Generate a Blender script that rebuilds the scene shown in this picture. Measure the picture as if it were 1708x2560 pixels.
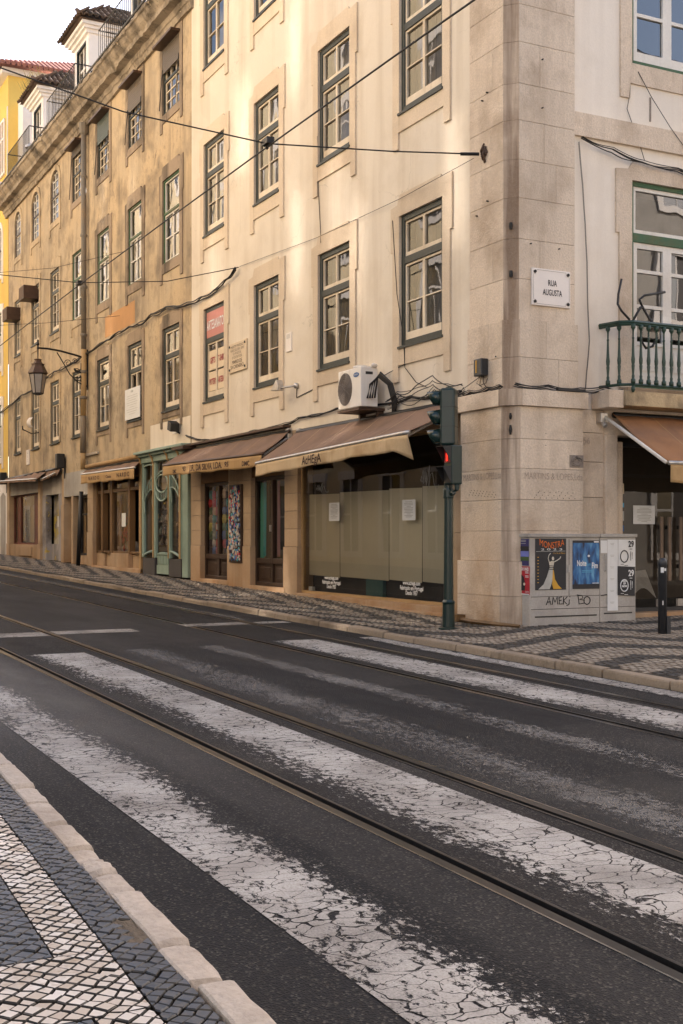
import bpy, bmesh, math, random
from mathutils import Vector, noise
random.seed(7)
R = math.radians
sc = bpy.context.scene
for o in list(bpy.data.objects): bpy.data.objects.remove(o)
col = sc.collection

# ------------------------------------------------------------------ camera
HC = 1.43
TH = math.atan(1413 / 2766)
cam = bpy.data.cameras.new('camera'); camo = bpy.data.objects.new('camera', cam); col.objects.link(camo)
camo.location = (0, 0, HC); camo.rotation_euler = (R(90), 0, R(90) - TH)
cam.sensor_fit = 'VERTICAL'; cam.sensor_height = 36; cam.lens = 42.37; cam.shift_y = 0.0255
cam.clip_start = 0.05; cam.clip_end = 500
sc.camera = camo
cy = sc.cycles
cy.max_bounces = 7; cy.diffuse_bounces = 4; cy.glossy_bounces = 4; cy.transmission_bounces = 2; cy.transparent_max_bounces = 12; cy.blur_glossy = 0; cy.use_guiding = True; cy.use_denoising = True
sc.render.resolution_x, sc.render.resolution_y = 683, 1024

# ------------------------------------------------------------------ sky, sun, exposure
SUN_AZ, SUN_EL = 30, 38          # degrees from +y towards -x
w = bpy.data.worlds.new('World'); sc.world = w; w.use_nodes = True
nt = w.node_tree; nt.nodes.clear()
sky = nt.nodes.new('ShaderNodeTexSky'); sky.sky_type = 'NISHITA'; sky.sun_disc = False
sky.sun_elevation = R(SUN_EL); sky.sun_rotation = R(360 - SUN_AZ)
sky.air_density = 1.0; sky.dust_density = 3.0; sky.ozone_density = 1.0
bg = nt.nodes.new('ShaderNodeBackground'); bg.inputs[1].default_value = 0.15
wo = nt.nodes.new('ShaderNodeOutputWorld')
nt.links.new(sky.outputs[0], bg.inputs[0]); nt.links.new(bg.outputs[0], wo.inputs[0])
sl = bpy.data.lights.new('sun', 'SUN'); sl.energy = 5.0; sl.angle = R(0.53); sl.color = (1, .965, .91)
so = bpy.data.objects.new('sun', sl); col.objects.link(so)
sv = Vector((-math.sin(R(SUN_AZ)) * math.cos(R(SUN_EL)), math.cos(R(SUN_AZ)) * math.cos(R(SUN_EL)), math.sin(R(SUN_EL))))
so.rotation_euler = (-sv).to_track_quat('-Z', 'Y').to_euler(); so.location = sv * 60
vs_ = sc.view_settings
vs_.view_transform = 'Standard'; vs_.look = 'None'; vs_.gamma = 1; vs_.exposure = 1.55
vs_.use_curve_mapping = False
try:
    vs_.use_white_balance = True; vs_.white_balance_temperature = 7000; vs_.white_balance_tint = 14
except Exception: pass

# ------------------------------------------------------------------ helpers
D = 8.77            # plane of the long facade
XR = -12.48         # plane of the side facade
ORG = {}
def ident(a, b, c): return (a, b, c)
def TL(u, o, w): return (u, D - o, w)
def TR(u, o, w): return (XR + o, u, w)

class MB:
    def __init__(s, T=ident): s.v = []; s.f = []; s.T = T; s.uvs = None
    def p(s, *a): s.v.append(s.T(*a)); return len(s.v) - 1
    def face(s, pts): s.f.append([s.p(*q) for q in pts]); return s
    def box(s, a0, a1, b0, b1, c0, c1):
        i = [s.p(a, b, c) for c in (c0, c1) for b in (b0, b1) for a in (a0, a1)]
        for q in ((0, 2, 3, 1), (4, 5, 7, 6), (0, 1, 5, 4), (2, 6, 7, 3), (0, 4, 6, 2), (1, 3, 7, 5)): s.f.append([i[k] for k in q])
        return s
    def prism(s, poly, o0, o1):          # poly in (u, w), pushed along o
        a = [s.p(u, o0, w) for u, w in poly]; b = [s.p(u, o1, w) for u, w in poly]; n = len(poly)
        s.f.append(a); s.f.append(b[::-1])
        for k in range(n): s.f.append([a[k], a[(k + 1) % n], b[(k + 1) % n], b[k]])
        return s
    def vprism(s, poly, z0, z1):         # poly in (a, b), pushed along c
        a = [s.p(u, v, z0) for u, v in poly]; b = [s.p(u, v, z1) for u, v in poly]; n = len(poly)
        s.f.append(a); s.f.append(b[::-1])
        for k in range(n): s.f.append([a[k], a[(k + 1) % n], b[(k + 1) % n], b[k]])
        return s
    def tube(s, path, r, n=6, close=False):
        pts = [Vector(s.T(*q)) for q in path]; rings = []
        m = len(pts)
        for i, q in enumerate(pts):
            a = pts[i - 1] if (i > 0 or close) else pts[i]
            b = pts[(i + 1) % m] if (i < m - 1 or close) else pts[i]
            t = (b - a).normalized() if (b - a).length > 1e-9 else Vector((0, 0, 1))
            ref = Vector((0, 0, 1)) if abs(t.z) < .9 else Vector((1, 0, 0))
            x = t.cross(ref).normalized(); y = t.cross(x)
            rr = r[i] if isinstance(r, (list, tuple)) else r
            ring = []
            for k in range(n):
                an = 2 * math.pi * k / n
                s.v.append(tuple(q + x * math.cos(an) * rr + y * math.sin(an) * rr)); ring.append(len(s.v) - 1)
            rings.append(ring)
        for i in range(m if close else m - 1):
            A, B = rings[i], rings[(i + 1) % m]
            for k in range(n): s.f.append([A[k], A[(k + 1) % n], B[(k + 1) % n], B[k]])
        if not close: s.f.append(rings[0][::-1]); s.f.append(rings[-1])
        return s
    def lathe(s, cx, cy, prof, n=12, ph=0):
        rings = []
        for r, z in prof:
            rings.append([s.p(cx + r * math.cos(2 * math.pi * k / n + ph), cy + r * math.sin(2 * math.pi * k / n + ph), z) for k in range(n)])
        for A, B in zip(rings, rings[1:]):
            for k in range(n): s.f.append([A[k], A[(k + 1) % n], B[(k + 1) % n], B[k]])
        s.f.append(rings[0][::-1]); s.f.append(rings[-1]); return s
    def surf(s, fn, nu, nv):             # grid of points fn(i/nu, j/nv)
        g = [[s.p(*fn(i / nu, j / nv)) for i in range(nu + 1)] for j in range(nv + 1)]
        for j in range(nv):
            for i in range(nu): s.f.append([g[j][i], g[j][i + 1], g[j + 1][i + 1], g[j + 1][i]])
        return s
    def mesh(s, org=(0, 0, 0), smooth=False, recalc=True, name='m'):
        me = bpy.data.meshes.new(name)
        me.from_pydata([(a - org[0], b - org[1], c - org[2]) for a, b, c in s.v], [], s.f)
        if recalc:
            bm = bmesh.new(); bm.from_mesh(me); bmesh.ops.recalc_face_normals(bm, faces=bm.faces); bm.to_mesh(me); bm.free()
        if smooth:
            for q in me.polygons: q.use_smooth = True
        me.update(); return me
    def build(s, name, mat, parent=None, smooth=False, recalc=True, bevel=0, solid=0):
        org = ORG.get(parent.name, (0, 0, 0)) if parent else (0, 0, 0)
        me = s.mesh(org, smooth, recalc, name); me.materials.append(mat)
        o = bpy.data.objects.new(name, me); col.objects.link(o)
        if parent: o.parent = parent
        ORG[o.name] = org
        if solid: m = o.modifiers.new('solid', 'SOLIDIFY'); m.thickness = solid; m.offset = 0
        if bevel: m = o.modifiers.new('bevel', 'BEVEL'); m.width = bevel; m.segments = 2; m.limit_method = 'ANGLE'
        return o

def tag(o, label=None, cat=None, group=None, kind=None):
    if label: o['label'] = label
    if cat: o['category'] = cat
    if group: o['group'] = group
    if kind: o['kind'] = kind
    return o
def empty(name, loc, label=None, cat=None, group=None, kind=None):
    o = bpy.data.objects.new(name, None); col.objects.link(o); o.location = loc; o.empty_display_size = .2
    ORG[o.name] = tuple(loc); return tag(o, label, cat, group, kind)

def grid(mb, u0, u1, w0, w1, vs, hs, ew, bw, o0, o1, bot=None, hb=None):
    """frame with inner bars, all butted; returns the open cells"""
    bot = ew if bot is None else bot; hb = bw if hb is None else hb
    mb.box(u0, u0 + ew, o0, o1, w0, w1); mb.box(u1 - ew, u1, o0, o1, w0, w1)
    a, b = u0 + ew, u1 - ew
    mb.box(a, b, o0, o1, w0, w0 + bot); mb.box(a, b, o0, o1, w1 - ew, w1)
    us = [a]
    for v in vs: us += [v - bw / 2, v + bw / 2]; mb.box(v - bw / 2, v + bw / 2, o0, o1, w0 + bot, w1 - ew)
    us.append(b); ws = [w0 + bot]
    for h in hs: ws += [h - hb / 2, h + hb / 2]
    ws.append(w1 - ew); cells = []
    for i in range(0, len(us), 2):
        for h in hs: mb.box(us[i], us[i + 1], o0 + .002, o1 - .002, h - hb / 2, h + hb / 2)
        for j in range(0, len(ws), 2): cells.append((us[i], us[i + 1], ws[j], ws[j + 1]))
    return cells
def pane(T, c, o, mat, parent, name='pane'):
    mb = MB(T); u0, u1, w0, w1 = c; e = .004
    q = [(u0 - e, o, w0 - e), (u1 + e, o, w0 - e), (u1 + e, o, w1 + e), (u0 - e, o, w1 + e)]
    mb.face(q)          # TL and TR: this order faces outwards
    return mb.build(name, mat, parent, recalc=False)
def holes_wall(mb, u0, u1, w0, w1, holes, o=0.0):
    us = sorted({u0, u1} | {h[0] for h in holes} | {h[1] for h in holes}); us = [u for u in us if u0 <= u <= u1]
    ws = sorted({w0, w1} | {h[2] for h in holes} | {h[3] for h in holes}); ws = [q for q in ws if w0 <= q <= w1]
    for a, b in zip(us, us[1:]):
        run = None
        for c, d in zip(ws, ws[1:]):
            m = ((a + b) / 2, (c + d) / 2)
            if any(h[0] < m[0] < h[1] and h[2] < m[1] < h[3] for h in holes): continue
            mb.face([(a, o, c), (b, o, c), (b, o, d), (a, o, d)])
    return mb

DG = None
def text(body, size, mat, parent, place, width=None, name='lettering', bold=0.0, align='CENTER', xshear=0, depth=0.0):
    """lettering; place(x, y) maps text-plane metres to a world point"""
    cu = bpy.data.curves.new('t', 'FONT'); cu.body = body; cu.size = size; cu.align_x = align; cu.align_y = 'CENTER'
    cu.offset = bold; cu.resolution_u = 3; cu.shear = xshear
    ob = bpy.data.objects.new('t', cu); col.objects.link(ob)
    bpy.context.view_layer.update()
    me = bpy.data.meshes.new_from_object(ob.evaluated_get(bpy.context.evaluated_depsgraph_get()))
    bpy.data.objects.remove(ob); bpy.data.curves.remove(cu)
    xs = [v.co.x for v in me.vertices]
    k = 1.0
    if width and xs: k = width / max(1e-6, max(xs) - min(xs))
    org = ORG.get(parent.name, (0, 0, 0)) if parent else (0, 0, 0)
    for v in me.vertices: v.co = Vector(place(v.co.x * k, v.co.y)) - Vector(org)
    me.materials.append(mat); me.name = name
    o = bpy.data.objects.new(name, me); col.objects.link(o)
    if parent: o.parent = parent
    ORG[o.name] = org; return o
def onL(u, w, o, su=1): return lambda x, y: (u + su * x, D - o, w + y)
def onR(u, w, o): return lambda x, y: (XR + o, u + x, w + y)

# ------------------------------------------------------------------ materials
def newmat(name):
    m = bpy.data.materials.new(name); m.use_nodes = True; t = m.node_tree
    b = t.nodes['Principled BSDF']; return m, t, b
def simple(name, rgb, rough=.6, metal=0, var=.12, scale=8, bump=0, emit=None, es=1):
    m, t, b = newmat(name); N = t.nodes.new; L = t.links.new
    b.inputs['Roughness'].default_value = rough; b.inputs['Metallic'].default_value = metal
    tc = N('ShaderNodeTexCoord'); n = N('ShaderNodeTexNoise'); n.inputs['Scale'].default_value = scale; n.inputs['Detail'].default_value = 5
    L(tc.outputs['Object'], n.inputs['Vector'])
    mx = N('ShaderNodeMix'); mx.data_type = 'RGBA'
    mx.inputs[6].default_value = (*[max(0, c * (1 - var * 2)) for c in rgb], 1); mx.inputs[7].default_value = (*[min(1, c * (1 + var)) for c in rgb], 1)
    L(n.outputs[0], mx.inputs[0]); L(mx.outputs[2], b.inputs['Base Color'])
    if bump:
        bp = N('ShaderNodeBump'); bp.inputs['Strength'].default_value = bump; bp.inputs['Distance'].default_value = .01
        L(n.outputs[0], bp.inputs['Height']); L(bp.outputs[0], b.inputs['Normal'])
    if emit: b.inputs['Emission Color'].default_value = (*emit, 1); b.inputs['Emission Strength'].default_value = es
    return m
def wall(name, base, dirt, streak=.5, blotch=.5, fine=.25, rough=.9, bump=.25, chips=None, chip_amt=.0, streak_scale=(2.2, 2.2, .12), zdirt=None, light=None, b0=.5, s0=.5, cracks=0, speck=0):
    """plaster / stone: blotches, rain streaks, fine grain, chipped patches, splash-dirt near the ground"""
    m, t, b = newmat(name); N = t.nodes.new; L = t.links.new
    b.inputs['Roughness'].default_value = rough; b.inputs['Specular IOR Level'].default_value = .25
    tc = N('ShaderNodeTexCoord')
    g = N('ShaderNodeNewGeometry')
    def nz(scale, det=6, mp=None, rough_=.6):
        n = N('ShaderNodeTexNoise'); n.inputs['Scale'].default_value = scale; n.inputs['Detail'].default_value = det; n.inputs['Roughness'].default_value = rough_
        if mp:
            k = N('ShaderNodeMapping'); k.inputs['Scale'].default_value = mp; L(g.outputs['Position'], k.inputs['Vector']); L(k.outputs[0], n.inputs['Vector'])
        else: L(g.outputs['Position'], n.inputs['Vector'])
        return n
    def ramp(src, a, c, hi=1.0):
        r = N('ShaderNodeMapRange'); r.inputs[1].default_value = a; r.inputs[2].default_value = c; r.inputs[4].default_value = hi; L(src, r.inputs[0]); return r.outputs[0]
    def mix(fac, ca, cb, mode='MIX'):
        x = N('ShaderNodeMix'); x.data_type = 'RGBA'; x.blend_type = mode
        if isinstance(fac, float): x.inputs[0].default_value = fac
        else: L(fac, x.inputs[0])
        for i, cc in ((6, ca), (7, cb)):
            if isinstance(cc, tuple): x.inputs[i].default_value = (*cc, 1)
            else: L(cc, x.inputs[i])
        return x.outputs[2]
    lt = light or tuple(min(1, c * 1.12) for c in base)
    c = mix(ramp(nz(.55).outputs[0], .35, .65), base, lt)
    c = mix(ramp(nz(1.3, 8).outputs[0], b0, b0 + .2, blotch), c, dirt)
    st = nz(1.0, 7, streak_scale)
    c = mix(ramp(st.outputs[0], s0, s0 + .18, streak), c, dirt)
    if chips:
        ch = nz(2.6, 9, None, .7)
        c = mix(ramp(ch.outputs[0], .66 - chip_amt, .68 - chip_amt), c, chips)
    if speck:                    # small dark scabs that gather in drifts
        sk = N('ShaderNodeMath'); sk.operation = 'MULTIPLY'; L(ramp(nz(11, 7, (1, 1, .55), .7).outputs[0], .53, .62), sk.inputs[0]); L(ramp(nz(.9, 5, (1, 1, .5)).outputs[0], .45, .62, speck), sk.inputs[1])
        c = mix(sk.outputs[0], c, dirt)
    if cracks:
        wv = nz(1.1, 4); vm = N('ShaderNodeVectorMath'); vm.operation = 'MULTIPLY_ADD'; vm.inputs[1].default_value = (.9, .9, .9); L(wv.outputs['Color'], vm.inputs[0]); L(g.outputs['Position'], vm.inputs[2])
        vo = N('ShaderNodeTexVoronoi'); vo.feature = 'DISTANCE_TO_EDGE'; vo.inputs['Scale'].default_value = .55; L(vm.outputs[0], vo.inputs['Vector'])
        mm = N('ShaderNodeMath'); mm.operation = 'MULTIPLY'; L(ramp(vo.outputs[0], .004, .0), mm.inputs[0]); L(ramp(nz(.8, 3).outputs[0], .5, .6, cracks), mm.inputs[1])
        c = mix(mm.outputs[0], c, tuple(q * .45 for q in base))
        c = mix(ramp(nz(.28, 2).outputs[0], .56, .57, .22), c, tuple(min(1, q * 1.1) for q in base))
    fn = nz(42, 4)
    c = mix(ramp(fn.outputs[0], .35, .75, fine), c, tuple(q * .62 for q in base))
    if zdirt:                    # (z0, z1, amount): splash dirt that creeps up from the pavement
        sp = N('ShaderNodeSeparateXYZ'); L(g.outputs['Position'], sp.inputs[0])
        zz = ramp(sp.outputs[2], zdirt[1], zdirt[0]); mu = N('ShaderNodeMath'); mu.operation = 'MULTIPLY'
        L(zz, mu.inputs[0]); L(ramp(nz(2.2, 7, (1, 1, .5)).outputs[0], .3, .65, zdirt[2]), mu.inputs[1])
        c = mix(mu.outputs[0], c, zdirt[3])
    oi = N('ShaderNodeObjectInfo')
    hv = N('ShaderNodeHueSaturation'); L(c, hv.inputs['Color'])
    L(ramp(oi.outputs['Random'], 0, 1), hv.inputs['Value']); 
    rr = hv.inputs['Value'].links[0].from_node; rr.inputs[3].default_value = .93; rr.inputs[4].default_value = 1.05
    L(hv.outputs[0], b.inputs['Base Color'])
    bp = N('ShaderNodeBump'); bp.inputs['Strength'].default_value = bump; bp.inputs['Distance'].default_value = .012
    ad = N('ShaderNodeMath'); ad.operation = 'ADD'; L(fn.outputs[0], ad.inputs[0]); L(nz(7, 5).outputs[0], ad.inputs[1])
    L(ad.outputs[0], bp.inputs['Height']); L(bp.outputs[0], b.inputs['Normal'])
    return m
def glassmat(name, tint=(.55, .57, .56), wave=.13, wscale=1.6, rough=.01, boost=.03, mul=1.7):
    m = bpy.data.materials.new(name); m.use_nodes = True; t = m.node_tree; t.nodes.clear(); N = t.nodes.new; L = t.links.new
    o = N('ShaderNodeOutputMaterial'); g = N('ShaderNodeBsdfGlossy'); g.inputs['Roughness'].default_value = rough; g.inputs['Color'].default_value = (.95, .95, .95, 1)
    tr = N('ShaderNodeBsdfTransparent'); tr.inputs[0].default_value = (*tint, 1)
    fr = N('ShaderNodeFresnel'); fr.inputs[0].default_value = 1.52
    ma = N('ShaderNodeMath'); ma.operation = 'MULTIPLY_ADD'; ma.inputs[1].default_value = mul; ma.inputs[2].default_value = boost; ma.use_clamp = True
    mx = N('ShaderNodeMixShader'); ge = N('ShaderNodeNewGeometry'); oi = N('ShaderNodeObjectInfo')
    ad = N('ShaderNodeVectorMath'); ad.operation = 'MULTIPLY_ADD'; ad.inputs[1].default_value = (1, 1, .6)
    sc_ = N('ShaderNodeMath'); sc_.operation = 'MULTIPLY'; sc_.inputs[1].default_value = 37
    L(oi.outputs['Random'], sc_.inputs[0]); L(ge.outputs['Position'], ad.inputs[0]); L(sc_.outputs[0], ad.inputs[2])
    n = N('ShaderNodeTexNoise'); n.inputs['Scale'].default_value = wscale; n.inputs['Detail'].default_value = 1.5; L(ad.outputs[0], n.inputs['Vector'])
    bp = N('ShaderNodeBump'); bp.inputs['Strength'].default_value = wave; bp.inputs['Distance'].default_value = .03
    L(n.outputs[0], bp.inputs['Height']); L(bp.outputs[0], g.inputs['Normal'])
    L(fr.outputs[0], ma.inputs[0]); L(ma.outputs[0], mx.inputs[0]); L(tr.outputs[0], mx.inputs[1]); L(g.outputs[0], mx.inputs[2]); L(mx.outputs[0], o.inputs[0])
    return m

M = {}
M['cream'] = wall('cream_plaster', (.74, .65, .525), (.55, .45, .335), .5, .4, .12, bump=.12, cracks=.5, light=(.77, .69, .575), s0=.47)
M['creamR'] = wall('pale_plaster', (.78, .70, .595), (.58, .48, .38), .30, .25, .12, bump=.15, zdirt=(3.2, 5.0, .5, (.5, .38, .28)))
M['ochre'] = wall('ochre_plaster', (.50, .40, .275), (.16, .125, .09), .50, .80, .45, bump=.5, chips=(.40, .335, .25), chip_amt=.0, b0=.48, s0=.50, streak_scale=(2.6, 2.6, .3), speck=.75, light=(.58, .43, .26))
M['yellow'] = wall('yellow_paint', (.70, .48, .13), (.56, .37, .10), .2, .2, .1, bump=.08)
M['white'] = wall('white_paint', (.78, .74, .70), (.55, .49, .43), .3, .25, .12, bump=.12)
M['stone'] = wall('limestone', (.68, .56, .435), (.40, .295, .205), .45, .8, .55, bump=.9, speck=.4, zdirt=(.3, 1.9, .95, (.33, .19, .09)))
M['stone_s'] = wall('window_limestone', (.68, .56, .42), (.46, .35, .24), .35, .5, .4, bump=.4)
M['stone_d'] = wall('sooty_limestone', (.33, .25, .175), (.07, .055, .04), .9, .9, .45, bump=.5)
M['shopstone'] = wall('shop_limestone', (.44, .32, .21), (.22, .145, .085), .5, .5, .35, bump=.3, zdirt=(.5, 1.4, .7, (.33, .16, .06)))
M['cornice'] = wall('cornice_stone', (.38, .31, .23), (.035, .028, .022), .35, 1.0, .5, b0=.46, s0=.5, speck=.8, bump=.8, chips=(.50, .40, .28), chip_amt=.02, streak_scale=(2, 2, 2))
M['crust'] = wall('black_crust', (.06, .05, .04), (.02, .018, .015), .3, .8, .6, bump=.9, chips=(.17, .15, .10), chip_amt=.03, streak_scale=(3, 3, 3))
M['render'] = wall('brown_render', (.17, .095, .045), (.09, .05, .03), .4, .4, .3)
M['green'] = simple('dark_green_paint', (.017, .026, .023), .55, var=.35, scale=20, bump=.3)
M['sash'] = wall('cream_sash_paint', (.69, .59, .45), (.40, .29, .17), .3, .6, .3, rough=.6, bump=.3, streak_scale=(8, 8, 2))
M['sashw'] = wall('white_sash_paint', (.72, .68, .61), (.45, .38, .30), .25, .4, .25, rough=.55, bump=.25, streak_scale=(8, 8, 2))
M['bgreen'] = wall('faded_green_paint', (.055, .12, .065), (.25, .11, .035), .2, .35, .3, rough=.6, streak_scale=(1, 3, 9))
M['glass'] = glassmat('old_window_glass', (.85, .85, .83), mul=1.0, boost=.0)
M['glassr'] = glassmat('side_window_glass', wave=.12, wscale=1.5, boost=.10)
M['shopglass'] = glassmat('shop_glass', (.92, .92, .90), .03, .8, .01, .0, mul=.9)
M['room'] = simple('dim_room', (.085, .066, .05), .9)
M['roomp'] = simple('room_panel', (.20, .14, .10), .9)
M['curtain'] = simple('grey_curtain', (.23, .215, .195), .9, var=.2, scale=3)
M['canvas'] = wall('brown_canvas', (.215, .135, .09), (.125, .078, .055), .4, .6, .3, rough=.8, bump=.15, light=(.27, .17, .115))
M['canvas2'] = wall('rust_canvas', (.33, .165, .08), (.19, .10, .06), .6, .7, .25, rough=.8, bump=.1, light=(.34, .15, .06))
M['valance'] = wall('tan_canvas', (.55, .41, .25), (.34, .21, .10), .4, .7, .2, rough=.8, bump=.15, streak_scale=(6, 6, 1))
M['valance2'] = wall('ochre_canvas', (.44, .28, .13), (.26, .15, .065), .4, .6, .2, rough=.8, bump=.15)
M['alu'] = simple('weathered_aluminium', (.56, .53, .49), .35, .7, var=.2, scale=15)
M['tgreen'] = simple('signal_green_paint', (.009, .025, .021), .3, var=.15, scale=6)
M['red'] = simple('red_light', (.6, .02, .02), .4, emit=(1, .04, .02), es=.5)
M['redoff'] = simple('red_inside', (.22, .01, .012), .5)
M['black'] = simple('black_rubber', (.012, .012, .012), .5)
M['cable'] = simple('black_cable', (.018, .016, .015), .6)
M['iron'] = simple('black_iron', (.016, .015, .014), .45, .3)
M['steel'] = simple('rail_steel', (.062, .061, .062), .30, .7, var=.25, scale=30)
M['steelp'] = simple('polished_rail_edge', (.55, .56, .58), .18, 1.0, var=.1, scale=30)
M['groove'] = simple('groove_dirt', (.018, .014, .011), .95)
M['conc'] = wall('cabinet_concrete', (.42, .39, .35), (.27, .24, .21), .5, .6, .4, bump=.25, streak_scale=(4, 4, .4))
M['concd'] = simple('vent_shadow', (.05, .045, .04), .9)
M['tile'] = wall('mossy_tile', (.13, .085, .06), (.03, .028, .02), .3, .9, .5, bump=.6, chips=(.20, .17, .09), chip_amt=.04, streak_scale=(3, 3, 3))
M['tiler'] = wall('red_tile', (.34, .15, .115), (.17, .085, .07), .3, .5, .4, bump=.5, streak_scale=(3, 3, 3))
M['teal'] = wall('teal_paint', (.27, .36, .30), (.15, .20, .16), .4, .5, .25, rough=.5, bump=.2)
M['tan'] = wall('tan_paint', (.42, .27, .13), (.24, .14, .06), .4, .5, .25, rough=.6, bump=.2)
M['slate'] = wall('dark_granite', (.075, .068, .066), (.04, .036, .034), .3, .3, .5, rough=.5, bump=.15)
M['wood'] = wall('brown_door_wood', (.045, .026, .017), (.02, .012, .009), .4, .4, .3, rough=.45, bump=.15)
M['woodl'] = wall('shop_brown_wood', (.17, .095, .042), (.08, .045, .022), .5, .5, .3, rough=.5, bump=.15)
M['paper'] = wall('kraft_paper', (.58, .52, .385), (.50, .43, .31), .15, .15, .05, rough=.9, bump=.05)
M['notice'] = simple('white_paper', (.72, .72, .70), .8, var=.05)
M['acw'] = wall('ac_white', (.72, .68, .62), (.45, .30, .16), .35, .35, .1, rough=.45, bump=.03, streak_scale=(5, 5, .5))
M['acg'] = simple('ac_grille', (.17, .14, .12), .6, var=.2)
M['marble'] = wall('plaque_marble', (.72, .66, .60), (.60, .54, .48), .15, .2, .08, rough=.5, bump=.05)
M['plaque'] = wall('tan_plaque', (.66, .53, .37), (.52, .40, .27), .2, .2, .1, rough=.6, bump=.06)
M['ink'] = simple('black_ink', (.02, .018, .02), .7)
M['stone_st'] = wall('stained_limestone', (.60, .48, .365), (.17, .105, .065), .8, .6, .35, bump=.5, s0=.42, streak_scale=(5, 5, .3))
M['carve'] = simple('eroded_lettering', (.43, .345, .275), .9, var=.25, scale=30)
M['joint'] = simple('stone_joint', (.34, .27, .21), .95, var=.2, scale=30)
M['inkf'] = simple('faded_ink', (.30, .245, .20), .9, var=.35, scale=30)
M['inkr'] = simple('red_ink', (.36, .03, .045), .7)
M['inkb'] = simple('brown_ink', (.055, .022, .012), .8, var=.4, scale=40)
M['inkw'] = simple('white_ink', (.75, .75, .74), .7, var=.05)
M['lampglass'] = simple('lantern_glass', (.33, .30, .275), .25)
M['copper'] = simple('rusty_brown_metal', (.085, .045, .026), .5, .3, var=.3)
M['pipe'] = wall('grey_pipe', (.17, .15, .125), (.30, .19, .085), .5, .5, .3, rough=.6)
M['pipet'] = wall('tan_pipe', (.44, .29, .135), (.22, .13, .06), .5, .5, .3, rough=.6)
M['orange'] = wall('orange_render', (.50, .27, .12), (.38, .22, .11), .5, .5, .2)
M['anthr'] = simple('anthracite_paint', (.028, .030, .034), .4, var=.25, scale=15)
for nm, c in dict(p_navy=(.035, .03, .13), p_red=(.42, .015, .03), p_dark=(.018, .018, .022), p_blue=(.01, .09, .27), p_lblue=(.10, .42, .65), p_sky=(.16, .19, .52), p_grn=(.05, .10, .03), p_org=(.75, .16, .02), p_yel=(.62, .33, .03), p_grey=(.45, .44, .40), p_skin=(.62, .55, .44), p_teal=(.03, .35, .33)).items():
    M[nm] = simple(nm, c, .55, var=.15, scale=14)

# ================================================================== GROUND
SL = 0.014
def gz(x): return -SL * x
def zf(x, y):
    a = gz(x) + .085; b = .37 + .0165 * (-13.5 - x)
    t = (y - 7.3) / (D - 7.3)
    return a + (b - a) * t if t < 1 else b + .015 * (y - D)
RAILS = [(2.655, 2.715, 2.752, 1), (3.657, 3.717, 3.620, -1), (5.628, 5.686, 5.722, 1), (6.620, 6.678, 6.584, -1)]  # head y0, y1, far lip of groove, side

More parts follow.
